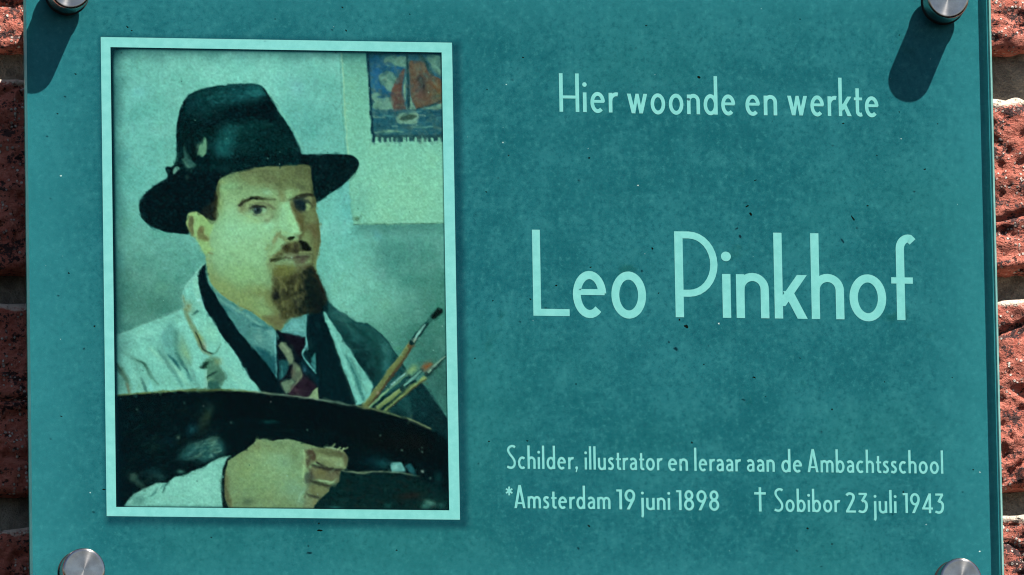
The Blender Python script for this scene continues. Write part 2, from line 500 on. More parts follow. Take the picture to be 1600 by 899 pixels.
    blob(436, 291, 7, 4, (88, 100, 66), 0.6)
    blob(395, 280, 16, 6, (128, 152, 96), 0.6, -8)
    stroke([(388, 268), (410, 264), (440, 262)], 4, (150, 160, 106), 3, 0.5)
    stroke([(398, 292), (414, 288), (430, 292)], 4, (148, 190, 128), 3, 0.45)
    blob(417, 301, 7, 5, (140, 206, 158), 0.9, 20)
    blob(425, 306, 6, 3, (150, 200, 140), 0.6, 20)
    blob(453, 303, 6, 7, (142, 196, 130), 0.85)
    blob(463, 300, 6, 4, (138, 178, 112), 0.6)
    blob(441, 306, 4, 10, (128, 128, 76), 0.7)
    blob(437, 300, 3, 8, (136, 130, 80), 0.5)
    blob(446, 312, 2, 8, (112, 110, 70), 0.55)
    blob(482, 296, 6, 6, (124, 130, 76), 0.6)
    dabs(120, [(384, 268), (484, 260), (486, 296), (440, 298), (400, 288)], 2.6, [(134, 132, 84), (96, 92, 56), (142, 160, 104), (116, 98, 70)], 0.4, 5, 2.4, 52)
    poly([(352, 276), (400, 262), (486, 256), (490, 308), (455, 300), (420, 296), (390, 292), (362, 292)], (120, 138, 88), 18, 0.55)
    poly([(458, 314), (468, 334), (474, 356), (472, 374), (487, 390), (484, 410), (495, 414), (502, 380), (502, 350), (496, 312), (488, 300), (470, 300)], (122, 132, 82), 7, 0.75)
    poly([(370, 318), (400, 308), (434, 309), (438, 334), (424, 344), (396, 338), (378, 334)], (128, 152, 100), 9, 0.6)
    stroke([(336, 436), (360, 452), (392, 460), (426, 464)], [8, 16, 20, 16], (128, 150, 90), 14, 0.6)
    stroke([(322, 405), (328, 430), (345, 452), (380, 475), (410, 494)], [6, 14, 18, 16, 12], (130, 144, 80), 12, 0.5)
    stroke([(436, 314), (433, 335), (430, 352), (437, 366)], [5, 6, 7, 6], (126, 166, 112), 6, 0.5)
    stroke([(428, 384), (421, 398), (422, 416), (428, 432)], [5, 9, 11, 8], (118, 132, 82), 6, 0.6)
    # temple
    stroke([(342, 285), (339, 305), (337, 330), (336, 344)], [5, 8, 9, 6], (92, 84, 46), 4, 0.85)
    blob(350, 300, 8, 10, (134, 186, 120), 0.5)
    blob(345, 325, 5, 16, (124, 150, 84), 0.55)
    blob(360, 290, 14, 8, (126, 186, 132), 0.6)
    blob(347, 285, 6, 3, (150, 188, 116), 0.7)
    # cheek light
    blob(360, 360, 26, 26, (138, 206, 158), 0.75)
    blob(372, 335, 18, 12, (142, 206, 156), 0.5)
    blob(395, 360, 20, 14, (136, 204, 156), 0.6)
    blob(350, 400, 20, 22, (138, 202, 148), 0.6)
    blob(400, 400, 22, 22, (138, 200, 144), 0.6)
    blob(420, 352, 13, 12, (138, 206, 160), 0.7)
    blob(380, 430, 24, 14, (136, 192, 124), 0.6)
    blob(395, 345, 16, 4, (150, 196, 132), 0.4)
    # brow and eye, left in the picture
    blob(378, 324, 5, 9, (132, 132, 88), 0.75, 20)
    blob(386, 326, 8, 4, (120, 128, 84), 0.6, -20)
    blob(398, 317, 16, 4, (150, 172, 110), 0.7, 4)
    stroke([(374, 321.5), (380, 316), (387, 312.5), (394, 309.8), (404, 309.5), (416, 311), (430, 312)], [4, 4.5, 5, 5, 4.5, 3.2, 1.5], (58, 56, 36), 2.4, 0.85)
    stroke([(392, 310), (402, 310.2)], 3.2, (14, 22, 16), 1.2, 0.9)
    stroke([(374, 322), (379, 318)], 2.6, (60, 64, 54), 1.4, 0.7)
    stroke([(398, 318.5), (410, 317.5), (420, 321), (430, 327)], [2, 4, 5, 3], (106, 104, 76), 2.4, 0.7)
    stroke([(390, 325.5), (396, 323), (402.5, 321.6), (410, 322), (417, 325)], [1.5, 2.6, 3, 2.4, 1.5], (52, 52, 40), 1.3, 0.9)
    blob(412.5, 329, 4.5, 4, (142, 196, 148), 0.95)
    blob(393, 330, 3, 2.6, (120, 180, 140), 0.8)
    poly([(395.5, 327), (398, 323), (404, 322), (408, 325), (408.5, 330), (405, 334.5), (399.5, 334.5), (396, 331)], (46, 64, 64), 1.6, 0.92)
    stroke([(391, 326.5), (396, 324.3), (402.5, 323.2), (409, 323.8), (416, 326.5)], [1.5, 3.6, 4.4, 3.6, 1.5], (44, 46, 38), 1.6, 0.92)
    blob(402.5, 328.6, 2.6, 2.6, (8, 18, 24), 0.9)
    blob(400, 327.5, 1.1, 1.4, (128, 158, 166), 0.95)
    stroke([(394, 334), (401, 337), (410, 335.5), (417, 331)], 1.8, (112, 120, 92), 1.4, 0.65)
    stroke([(425.5, 330), (426, 337), (422, 343), (414, 346)], [3, 4, 3, 2], (104, 128, 92), 2.2, 0.75)
    blob(416, 343, 7, 4, (140, 150, 108), 0.55)
    blob(402, 341, 9, 3, (140, 186, 134), 0.6)
    stroke([(380, 334), (392, 340), (404, 347)], 2.5, (138, 172, 110), 2.5, 0.5)
    # nose
    poly([(440, 318), (451, 316), (456, 325), (460, 340), (467, 355), (468, 366), (458, 370), (447, 368), (440, 366), (434, 350), (436, 332)], (142, 208, 156), 6, 0.75)
    stroke([(448, 322), (453, 336), (460, 350), (464, 358)], [5, 7, 9, 8], (150, 214, 152), 5, 0.7)
    blob(432, 332, 6, 5, (128, 176, 122), 0.5)
    poly([(455, 316), (463, 318), (471, 332), (474, 346), (477, 360), (472, 372), (468, 360), (463, 345), (457, 329)], (122, 106, 62), 3.5, 0.9)
    stroke([(458, 320), (464, 334), (470, 348), (473, 356)], [4, 5, 5, 3], (96, 80, 48), 2.5, 0.7)
    blob(473, 344, 4, 10, (106, 84, 44), 0.7)
    stroke([(470, 356), (472, 366), (468, 374)], [3, 4, 3], (88, 82, 48), 2, 0.7)
    stroke([(440, 366), (447, 363), (456, 366), (466, 366)], 1.6, (162, 206, 130), 1.4, 0.6)
    blob(452, 352, 3, 7, (128, 182, 124), 0.45)
    blob(447, 365, 3, 6, (132, 168, 106), 0.4)
    stroke([(462, 366), (468, 369), (471, 374)], [3, 4, 4], (92, 84, 52), 2.4, 0.75)
    stroke([(438, 370), (444, 374), (452, 377), (466, 378)], [2, 4, 4, 4], (112, 116, 70), 2.6, 0.7)
    stroke([(439, 360), (436, 366), (439, 372)], [2, 3, 3], (112, 128, 80), 2, 0.7)
    blob(462, 358, 5, 6, (154, 218, 160), 0.7)
    poly([(449.5, 373), (452, 370), (457, 369), (461, 370), (458, 373.5), (453, 375)], (22, 26, 10), 1.1, 0.95)
    stroke([(447, 376), (456, 377), (466, 374)], 2.2, (150, 182, 112), 1.5, 0.6)
    # eye, right in the picture
    poly([(458, 313), (464, 309), (476, 308), (484, 312), (478, 318), (480, 328), (470, 331), (461, 326)], (46, 62, 58), 3, 0.9)
    poly([(462, 315), (472, 313), (477, 318), (477, 327), (467, 329), (462, 323)], (22, 42, 46), 2, 0.95)
    stroke([(453, 312.5), (461, 310), (470, 306.5), (480, 304.6), (490, 304.8)], [2, 3.5, 5, 5.5, 4.5], (40, 36, 26), 2.4, 0.9)
    stroke([(475, 312), (482, 310.5), (489, 313), (493, 318)], 3, (152, 142, 96), 1.8, 0.8)
    poly([(478, 319), (483, 320), (485, 325), (481, 330), (478, 327)], (148, 182, 118), 1.2, 0.95)
    stroke([(477, 317), (482, 316), (488, 321), (487, 327)], [2, 2, 3, 2], (40, 50, 38), 1.3, 0.85)
    stroke([(478, 331), (484, 331)], 2, (74, 82, 50), 1.5, 0.7)
    blob(490, 318, 3, 4, (120, 112, 64), 0.7)
    blob(487, 334, 5, 4, (146, 172, 102), 0.7)
    stroke([(478, 343), (488, 345)], 2.5, (150, 176, 110), 2, 0.6)
    # cheek in shade
    poly([(478, 350), (488, 348), (497, 351), (499, 362), (496, 371), (490, 372), (484, 362), (477, 360)], (130, 98, 58), 5, 0.8)
    blob(492, 366, 4, 7, (134, 94, 58), 0.7)
    blob(482, 372, 5, 9, (130, 160, 98), 0.8)
    blob(493, 385, 4, 10, (136, 116, 64), 0.75)
    stroke([(497, 350), (499.5, 365), (499, 380), (496.5, 398), (494, 412)], 2.2, (128, 118, 58), 1.6, 0.7)
    blob(490, 404, 4, 8, (128, 140, 84), 0.7)
    stroke([(484.5, 408), (489, 418), (495, 430)], 4, (146, 184, 110), 2, 0.6)
    poly([(462, 322), (472, 346), (475, 362), (487, 388), (488, 404), (496, 412), (501, 380), (500, 352), (494, 318), (486, 316), (476, 332)], (94, 92, 58), 8, 0.42)
    stroke([(486, 266), (488, 290), (492, 312), (494, 330), (498.5, 352), (499.5, 372), (496.5, 396)], [4, 5, 5, 4, 5, 5, 4], (82, 76, 46), 4, 0.55)
    # folds of the cheek
    stroke([(434, 366), (431, 372), (427, 378)], [4, 6, 4], (138, 130, 84), 3, 0.75)
    stroke([(420, 383), (416, 388), (413, 392)], [2, 4, 2], (126, 148, 92), 2.4, 0.7)
    stroke([(440, 378), (432, 386), (424, 396)], 5, (150, 204, 140), 4, 0.5)
    # jaw and throat
    blob(410, 458, 18, 7, (124, 138, 82), 0.75, 6)
    blob(424, 470, 10, 14, (118, 116, 66), 0.7)
    blob(400, 450, 14, 6, (132, 160, 96), 0.6)
    blob(412, 485, 10, 9, (136, 176, 112), 0.75)
    blob(385, 468, 16, 8, (134, 162, 94), 0.6, 25)
    blob(350, 450, 12, 12, (136, 168, 100), 0.55)
    poly([(410, 496), (425, 494), (440, 492), (447, 500), (438, 516), (425, 509)], (116, 100, 62), 6, 0.85)
    blob(432, 488, 6, 12, (118, 108, 62), 0.6)
    stroke([(328, 440), (340, 455), (358, 469), (380, 481), (405, 496), (420, 506)], 3, (140, 136, 70), 2.2, 0.7)
    stroke([(324, 420), (326, 434), (334, 447)], 2.2, (168, 176, 92), 1.5, 0.6)
    dabs(260, face, 3.4, [(150, 210, 158), (128, 184, 128), (146, 196, 128), (134, 198, 150)], 0.16, 70, 2.4, 53, 2)
    # ---- beard and moustache
    clip()
    poly([(430, 420), (427, 440), (426, 456), (428, 470), (437, 482), (440, 494), (446, 501), (456, 497), (466, 494), (480, 492), (498, 490), (508, 484), (511, 472), (507, 460), (500, 445), (494, 428), (487, 413), (480, 416), (468, 424), (455, 424), (442, 419)], (66, 66, 40), 5.5, 0.95)
    beard = [(430, 422), (426, 456), (437, 482), (444, 500), (466, 494), (500, 488), (510, 472), (500, 445), (487, 415), (468, 424)]
    poly([(470, 430), (484, 418), (494, 432), (502, 452), (510, 470), (506, 486), (485, 490), (470, 478), (466, 455)], (16, 32, 28), 6, 0.9)
    blob(487, 455, 10, 18, (8, 26, 26), 0.8, -15)
    blob(478, 440, 6, 8, (22, 36, 28), 0.7)
    blob(440, 434, 9, 12, (112, 106, 52), 0.8)
    blob(446, 426, 8, 4, (122, 124, 46), 0.8)
    blob(436, 420, 5, 5, (130, 138, 76), 0.6)
    blob(462, 430, 5, 6, (60, 50, 34), 0.9)
    blob(452, 438, 4, 6, (44, 42, 28), 0.8)
    blob(463, 446, 4, 7, (128, 108, 50), 0.8)
    blob(469, 438, 3, 5, (138, 122, 60), 0.7)
    blob(456, 448, 4, 7, (58, 48, 24), 0.8)
    blob(431, 462, 5, 6, (26, 32, 34), 0.95)
    blob(448, 458, 5, 4, (34, 36, 26), 0.8)
    blob(440, 452, 3, 10, (104, 96, 54), 0.6)
    blob(450, 474, 10, 14, (86, 84, 46), 0.75)
    blob(462, 470, 4, 10, (40, 46, 40), 0.7)
    blob(476, 476, 5, 7, (66, 72, 46), 0.7)
    blob(446, 492, 5, 6, (58, 58, 34), 0.7)
    blob(468, 485, 8, 6, (30, 42, 34), 0.7)
    r = np.random.default_rng(9)
    for i in range(520):
        y = 416 + 80 * r.uniform()
        xl = np.interp(y, [416, 430, 456, 482, 498], [432, 428, 425, 436, 445]) - r.uniform(0, 2); xr = np.interp(y, [413, 445, 472, 490], [487, 500, 510, 500]) + 1
        x = r.uniform(xl, xr); u = (x - xl) / (xr - xl)
        an = R(90 + r.normal(0, 34) - 18 * (u - 0.4)); ln = r.uniform(3, 8)
        v_ = 0.62 - 0.62 * u - 0.004 * (y - 440) + 0.12 * math.sin(x * 0.55) * math.sin(y * 0.31) + r.normal(0, 0.17)
        if v_ > 0.32:
            c = [(126, 118, 66), (112, 104, 58), (138, 130, 82), (104, 90, 50), (116, 120, 74)][r.integers(5)]
        elif v_ > 0.05:
            c = [(78, 72, 42), (88, 78, 46), (66, 66, 42)][r.integers(3)]
        else:
            c = [(20, 32, 28), (34, 36, 26), (12, 28, 28), (46, 44, 30)][r.integers(4)]
        dx, dy = math.cos(an) * ln / 2, math.sin(an) * ln / 2
        b_ = r.normal(0, 1.4)
        stroke([(x - dx, y - dy), (x + b_, y), (x + dx, y + dy)], [1.0, r.uniform(1.6, 3.0), 0.8], c, 1.4, r.uniform(0.35, 0.7))
    for i in range(26):
        u = r.uniform(); x = 428 + u * 20; y = 470 + u * 26
        stroke([(x, y), (x + r.normal(1, 2), y + r.uniform(4, 9))], [1.6, 0.6], (84, 78, 44), 1, 0.6, False)
    poly([(474, 428), (486, 418), (495, 434), (503, 453), (511, 470), (507, 486), (486, 491), (468, 492), (464, 478), (476, 456)], (14, 28, 26), 10, 0.62)
    for q in range(70):
        x = r.uniform(430, 478); yy = r.uniform(424, 490)
        stroke([(x, yy - 3), (x + r.normal(0, 1.5), yy), (x + r.normal(0.5, 2), yy + 4)], [0.8, 1.8, 0.6], [(142, 132, 84), (128, 116, 70), (30, 34, 26)][q % 3], 1.1, 0.5)
    blob(432, 462, 5, 7, (24, 30, 30), 0.8)
    blob(456, 440, 6, 7, (46, 42, 28), 0.6)
    blob(450, 462, 8, 5, (40, 40, 28), 0.55)
    blob(458, 484, 7, 8, (56, 54, 34), 0.55)
    stroke([(489, 418), (496, 434), (503, 452), (511, 471)], [2, 3, 3, 2], (48, 30, 22), 1.3, 0.7)
    # moustache
    blob(428, 410, 8, 6, (122, 130, 82), 0.6, -30)
    blob(424, 414, 4, 10, (124, 144, 92), 0.5)
    poly([(441, 387), (448, 381), (456, 379), (466, 379), (470, 386), (468, 396), (458, 397), (448, 394), (440, 392)], (98, 88, 50), 3, 0.85)
    poly([(430, 402), (438, 392), (447, 383), (458, 379), (470, 378), (482, 383), (487, 393), (484, 398), (470, 397), (456, 397), (444, 400), (434, 405)], (96, 90, 56), 5, 0.7)
    stroke([(485, 392), (488, 402), (487, 414)], [4, 5, 5], (86, 80, 52), 3, 0.6)
    for q in range(60):
        x = r.uniform(432, 485); yy = np.interp(x, [432, 447, 470, 486], [400, 388, 385, 391]) + r.normal(0, 3.5)
        stroke([(x, yy - 2), (x + (x - 460) * 0.06, yy + 3)], [1.8, 0.8], [(58, 48, 30), (116, 106, 66), (84, 74, 46), (40, 36, 24)][q % 4], 1.2, 0.55, False)
    blob(450, 387, 4, 5, (56, 44, 24), 0.85)
    blob(456, 383, 4, 4, (124, 118, 66), 0.7)
    blob(462, 392, 5, 4, (52, 44, 32), 0.85)
    blob(461, 384, 3, 5, (64, 54, 38), 0.75)
    poly([(467, 377.5), (472, 376), (480, 379.5), (486, 388), (485, 392), (478, 391.5), (471, 389), (469, 383)], (16, 22, 14), 1.6, 0.97)
    blob(470, 386, 2, 4, (70, 84, 60), 0.7)
    stroke([(468, 394), (476, 393.5), (486, 393)], 2.4, (148, 160, 104), 1.5, 0.8)
    stroke([(441, 392), (434, 397), (426, 403)], [5, 5, 4], (120, 120, 70), 2.6, 0.75)
    poly([(446, 399), (456, 397), (466, 398), (466, 402), (455, 402), (446, 402)], (124, 116, 86), 2.6, 0.7)
    stroke([(424, 407), (430, 405.5), (438, 404.5), (446, 402.5)], [4, 4, 3.5, 2], (48, 52, 28), 1.8, 0.9)
    stroke([(446, 403), (456, 404), (466, 402)], 2.4, (92, 76, 56), 1.8, 0.85)
    poly([(460, 401), (470, 398), (482, 399), (483, 405), (474, 412), (464, 414), (459, 409)], (104, 84, 62), 3.4, 0.75)
    stroke([(464, 402), (473, 401), (482, 401)], 2.6, (72, 56, 44), 2, 0.75)
    blob(473, 406, 4, 3, (92, 58, 52), 0.6, -30)
    poly([(435, 411), (443, 408), (454, 407), (459, 410), (456, 413), (446, 414), (437, 413.5)], (122, 138, 88), 2.4, 0.7)
    poly([(430, 416), (440, 415), (456, 415), (464, 418), (458, 426), (444, 430), (430, 430), (427, 424)], (116, 112, 56), 4, 0.8)
    blob(453, 409.5, 4, 2, (134, 172, 128), 0.7)
    stroke([(428, 412), (436, 417), (448, 417), (458, 414)], 2, (118, 122, 62), 1.6, 0.6)
    blob(476, 416, 6, 5, (122, 94, 60), 0.7, -25)
    blob(467, 420, 4, 5, (124, 104, 66), 0.6)
    # ---- hair over the ear, ear
    poly([(315, 332), (322, 322), (332, 312), (338, 305), (337, 330), (334.5, 343), (325, 343)], (38, 48, 40), 2.5, 0.95)
    dabs(40, [(318, 330), (336, 310), (335, 342), (326, 342)], 1.6, [(84, 78, 58), (20, 36, 34), (64, 66, 52)], 0.6, 80, 3, 54)
    stroke([(337, 300), (336, 320), (335, 343)], [3, 4, 3], (78, 66, 40), 2, 0.7)
    stroke([(326, 343), (336, 342.5)], 2, (20, 30, 22), 1.2, 0.8)
    poly([(297, 336), (303, 331.5), (312, 333), (322, 341), (331, 346), (334, 352), (331, 362), (326, 374), (330, 390), (322, 398), (314, 386), (304, 372), (295, 362), (290.5, 348)], (140, 186, 112), 1.6, 0.95)
    poly([(295, 342), (299, 339), (305, 341), (303, 352), (303, 364), (299, 366), (294, 356)], (116, 104, 68), 2.4, 0.85)
    stroke([(292, 352), (293, 342), (298, 335), (306, 332), (316, 338), (326, 346)], 2.4, (158, 184, 114), 1.2, 0.8)
    stroke([(293, 350), (297, 362), (303, 370)], 2, (150, 140, 88), 1.3, 0.8)
    stroke([(306, 336), (305, 352), (307, 368), (309, 374)], [4, 5, 5, 3], (148, 196, 124), 1.6, 0.9)
    poly([(311, 357), (316, 353), (320, 356), (319, 366), (326, 371), (327, 376), (318, 374), (309, 373), (308, 365)], (126, 122, 72), 1.8, 0.9)
    blob(314, 360, 3, 5, (124, 98, 62), 0.7)
    stroke([(318, 373), (326, 377)], 2.5, (104, 92, 52), 1.6, 0.7)
    blob(322, 350, 6, 5, (142, 190, 116), 0.7)
    blob(318, 385, 6, 6, (146, 196, 126), 0.7)
    stroke([(326, 395), (332, 397)], 2, (128, 120, 72), 1.6, 0.7)
    stroke([(323, 398), (324, 410)], 2, (152, 180, 104), 1.5, 0.6)

    # ---- white smock, left
    smock = [(178, 523), (200, 515), (225, 505), (255, 493), (286, 479), (284.5, 462), (288, 448), (300, 433), (310, 420), (321, 410), (312, 430), (314, 458), (322, 485), (336, 507), (350, 529), (371, 556), (389, 588), (409, 613), (420, 630), (178, 630)]
    poly(smock, (116, 202, 180), 1.4, 1, False)
    clip(smock, 1.2, False)
    lay((slice(0, H), slice(0, W)), np.clip(noise(22, 18, 61), 0, 1) * 0.4, (134, 214, 190))
    lay((slice(0, H), slice(0, W)), np.clip(noise(18, 22, 62), 0, 1) * 0.35, (96, 178, 158))
    poly([(252, 520), (268, 506), (280, 520), (278, 545), (285, 575), (268, 562), (256, 545)], (72, 146, 136), 7, 0.6)
    stroke([(262, 555), (274, 567), (282, 578)], [3, 5, 2], (24, 84, 84), 2, 0.85)
    stroke([(277, 552), (284, 566), (292, 580), (298, 594)], [4, 6, 5, 3], (30, 88, 88), 2.4, 0.85)
    stroke([(276, 520), (275, 540), (279, 556)], [4, 6, 5], (66, 134, 118), 4, 0.7)
    blob(285, 545, 8, 22, (96, 150, 118), 0.7, -8)
    blob(292, 556, 5, 16, (132, 180, 126), 0.6, -14)
    stroke([(234, 545), (252, 560), (275, 578), (296, 605)], [4, 6, 7, 5], (140, 210, 176), 5, 0.6)
    stroke([(206, 558), (216, 564), (226, 572), (236, 588), (246, 600)], [3, 5, 7, 6, 3], (70, 128, 108), 3.5, 0.85)
    stroke([(216, 564), (225, 570), (230, 577)], [2, 4, 2], (46, 88, 72), 1.8, 0.7)
    stroke([(181, 570), (190, 580), (197, 594), (202, 612)], [6, 8, 8, 5], (84, 116, 88), 3.5, 0.85)
    stroke([(182, 571), (188, 579)], 3, (40, 70, 60), 2, 0.8)
    stroke([(198, 600), (203, 614)], 4, (136, 134, 100), 2, 0.7)
    stroke([(220, 590), (226, 604), (229, 613)], [2, 5, 3], (44, 96, 88), 2, 0.8)
    blob(216, 602, 5, 8, (92, 160, 138), 0.7)
    stroke([(234, 596), (239, 614)], 3, (110, 200, 190), 1.8, 0.8)
    blob(300, 600, 12, 10, (92, 168, 150), 0.5)
    blob(262, 595, 20, 12, (108, 188, 162), 0.5)
    stroke([(205, 530), (235, 520), (255, 512)], 8, (128, 214, 192), 6, 0.5)
    stroke([(228, 528), (246, 540), (258, 556), (270, 580)], [6, 10, 10, 6], (92, 162, 146), 8, 0.6)
    stroke([(246, 546), (256, 560), (272, 582), (284, 604)], [3, 5, 5, 3], (60, 124, 114), 3.5, 0.6)
    stroke([(190, 548), (206, 560), (220, 584), (226, 604)], [5, 8, 8, 5], (90, 156, 138), 6, 0.6)
    blob(190, 600, 10, 12, (88, 150, 132), 0.6)
    stroke([(290, 560), (300, 580), (308, 604)], [4, 7, 5], (84, 152, 136), 4, 0.6)
    stroke([(240, 505), (266, 500), (282, 494)], [3, 5, 3], (92, 160, 142), 4, 0.5)
    blob(352, 590, 10, 14, (100, 178, 154), 0.6)
    stroke([(345, 560), (362, 585), (380, 606)], [4, 6, 5], (132, 208, 180), 4, 0.5)
    # turned collar
    stroke([(286, 462), (288, 480), (295, 500), (306, 522), (316, 545), (330, 555)], [3, 5, 6, 7, 6, 3], (108, 128, 88), 2.4, 0.8)
    blob(294, 480, 5, 9, (128, 132, 84), 0.8)
    blob(302, 486, 6, 9, (116, 176, 146), 0.7)
    stroke([(300, 492), (308, 486)], [2, 4], (40, 92, 84), 1.5, 0.85)
    blob(312, 528, 5, 9, (136, 140, 70), 0.75, -25)
    blob(319, 541, 4, 6, (140, 140, 112), 0.8)
    stroke([(306, 520), (314, 538), (317, 546), (326, 551), (333, 553)], [2, 2.5, 3, 2.6, 2], (28, 46, 36), 1.2, 0.9)
    stroke([(333, 553), (339, 550), (345, 537)], [3, 2, 1.4], (66, 118, 98), 1.3, 0.85)
    stroke([(286, 452), (284, 466), (287, 480)], 2.6, (150, 220, 200), 1.4, 0.8)
    stroke([(290, 449), (304, 432), (318, 414)], 2.4, (132, 206, 184), 1.4, 0.8)
    poly([(302, 440), (312, 430), (312, 455), (320, 480), (312, 478), (304, 460)], (128, 206, 178), 3, 0.7)
    stroke([(310, 470), (317, 469)], 4, (148, 222, 210), 1.6, 0.9)
    blob(330, 520, 10, 22, (126, 206, 172), 0.7, -25)
    stroke([(313, 458), (322, 486), (337, 508), (372, 558), (390, 590)], 3, (130, 212, 200), 1.6, 0.7)
    # pocket fold
    poly([(313, 574), (322, 562), (334, 557), (342, 562), (344, 574), (352, 586), (348, 598), (343, 610), (324, 610), (322, 585), (321, 577)], (74, 122, 96), 3.5, 0.85)
    blob(340, 565, 6, 6, (124, 152, 106), 0.7)
    poly([(312, 574), (318, 567), (326, 566), (320, 575)], (20, 46, 36), 1.6, 0.9)
    stroke([(323, 590), (330, 585), (338, 581)], [2, 3, 2], (22, 48, 42), 1.2, 0.9)
    stroke([(323, 596), (330, 591)], 1.4, (140, 190, 150), 1.2, 0.7)
    blob(340, 590, 8, 8, (60, 100, 84), 0.7)
    poly([(324, 598), (340, 596), (343, 612), (323, 612)], (40, 90, 80), 3, 0.8)
    stroke([(322, 578), (322.5, 609)], 1.4, (160, 226, 196), 1.0, 0.85)
    stroke([(321, 578), (319, 606)], 4, (130, 206, 180), 2, 0.6)
    clip()
    stroke([(180, 523), (200, 516), (225, 506), (255, 494), (284, 481)], 2, (52, 100, 84), 1.8, 0.55)

    # ---- dark jacket edge, shirt, tie
    poly([(322, 436), (330, 448), (345, 463), (365, 475), (390, 489), (420, 508), (433, 517), (440, 521), (460, 497), (482, 491), (500, 560), (500, 626), (440, 622), (400, 560), (350, 490), (325, 455)], (70, 140, 132), 1.4, 1, False)
    shirt = [(322, 436), (345, 463), (390, 489), (433, 517), (433, 600), (400, 560), (350, 490), (325, 455)]
    clip(shirt, 1.0, False)
    lay((slice(0, H), slice(0, W)), np.clip(noise(14, 9, 71), 0, 1) * 0.6, (40, 108, 106))
    lay((slice(0, H), slice(0, W)), np.clip(noise(12, 10, 72), 0, 1) * 0.5, (106, 172, 158))
    stroke([(340, 466), (365, 482), (392, 498), (425, 522)], 5, (104, 172, 156), 3, 0.7)
    stroke([(395, 507), (412, 512), (422, 514)], 3, (28, 90, 94), 2, 0.7)
    blob(405, 530, 12, 10, (96, 164, 150), 0.7)
    blob(425, 525, 6, 14, (104, 182, 170), 0.7)
    poly([(398, 542), (415, 548), (424, 556), (431, 556), (431, 595), (416, 572)], (24, 80, 86), 5, 0.85)
    blob(418, 562, 5, 5, (40, 106, 106), 0.7)
    stroke([(431, 520), (430, 540), (431, 560), (432, 588)], 2.2, (118, 206, 198), 1.3, 0.75)
    stroke([(429, 566), (433, 566)], 2, (20, 60, 66), 1, 0.8)
    clip()
    jacket = [(321.5, 412), (310, 426), (309.5, 432), (312, 455), (321, 484), (336, 507), (350, 529), (371, 556.5), (389, 588.5), (410, 614), (450, 620), (447, 614), (432, 591), (416, 569), (398, 546), (384, 531), (371, 515.5), (358, 496), (348, 480), (337, 462), (326, 444), (322, 432)]
    poly(jacket, (4, 28, 32), 1.4, 1, False)
    clip(jacket, 1.2, False)
    dabs(60, jacket, 2.6, [(14, 50, 54), (2, 18, 22), (10, 40, 44)], 0.4, 55, 3, 73)
    clip()
    stroke([(322, 438), (332, 450), (350, 467), (378, 482)], 1.5, (70, 120, 100), 1.5, 0.5)
    # dark jacket, right
    coat = [(480, 492), (500, 489), (511, 470), (520, 478), (530, 487), (541, 494), (556, 504), (574, 506), (588, 516), (606, 534), (620, 556), (632, 574), (642, 590), (660, 600), (690, 640), (702, 660), (702, 700), (560, 660), (440, 640), (440, 615), (470, 560)]
    poly(coat, (9, 40, 42), 1.6, 1, False)
    poly([(512, 472), (530, 487), (541, 494), (556, 504), (574, 506), (588, 516), (606, 534), (620, 556), (632, 574), (640, 596), (600, 620), (585, 605), (560, 570), (540, 540), (525, 515), (512, 490)], (34, 88, 84), 3, 0.95, False)
    clip(coat, 1.4, False)
    poly([(522, 492), (545, 505), (555, 540), (575, 570), (580, 600), (560, 570), (535, 530)], (18, 58, 58), 7, 0.85)
    blob(548, 512, 18, 8, (44, 98, 92), 0.7, 30)
    blob(580, 530, 18, 10, (38, 96, 88), 0.7, 30)
    blob(570, 518, 10, 6, (24, 74, 70), 0.7)
    blob(588, 560, 10, 22, (16, 56, 52), 0.85)
    blob(604, 570, 7, 28, (46, 110, 106), 0.75, -4)
    blob(618, 570, 6, 16, (20, 62, 62), 0.7)
    blob(556, 542, 10, 4, (14, 48, 46), 0.7)
    blob(536, 498, 12, 6, (56, 112, 104), 0.6, 35)
    blob(600, 545, 10, 12, (54, 114, 106), 0.55, 35)
    blob(566, 560, 12, 16, (12, 42, 42), 0.7, 30)
    blob(582, 585, 10, 14, (10, 40, 40), 0.7)
    stroke([(545, 505), (565, 520), (590, 540), (600, 560)], [3, 6, 5, 3], (16, 56, 54), 4, 0.6)
    stroke([(548, 547), (575, 546)], 1.5, (60, 116, 104), 1.2, 0.6)
    stroke([(588, 516), (607, 535), (621, 557), (632, 575)], 2.5, (10, 44, 42), 2, 0.7)
    blob(640, 620, 24, 16, (30, 84, 82), 0.8)
    blob(665, 640, 20, 16, (20, 60, 62), 0.7)
    blob(690, 650, 16, 24, (10, 34, 36), 0.8)
    blob(622, 640, 14, 8, (36, 92, 86), 0.6)
    lay((slice(0, H), slice(0, W)), np.clip(noise(26, 34, 141, 3), 0, 1) * 0.5, (12, 44, 46))
    lay((slice(0, H), slice(0, W)), np.clip(noise(22, 26, 142, 3) - 0.15, 0, 1) * 0.45, (58, 116, 108))
    poly([(480, 494), (506, 490), (520, 530), (540, 590), (552, 632), (500, 626), (490, 560)], (6, 32, 36), 6, 0.85)
    dabs(160, [(520, 485), (575, 508), (632, 576), (690, 640), (690, 680), (560, 640)], 3, [(44, 104, 98), (16, 52, 52), (28, 80, 78)], 0.4, 45, 2.6, 74)
    dabs(60, [(485, 500), (510, 500), (548, 610), (500, 620)], 3, [(14, 56, 56), (4, 26, 30)], 0.5, 80, 2.6, 75)
    clip()
    # white lapel, right
    lapel = [(505, 487), (509, 488), (518, 503), (534, 527), (552, 555), (570, 582), (584, 604), (578, 618), (571, 630), (556, 634), (548, 606), (537, 580), (526, 548), (517, 522), (508, 502)]
    poly(lapel, (98, 182, 164), 1.4, 1, False)
    clip(lapel, 1.0, False)
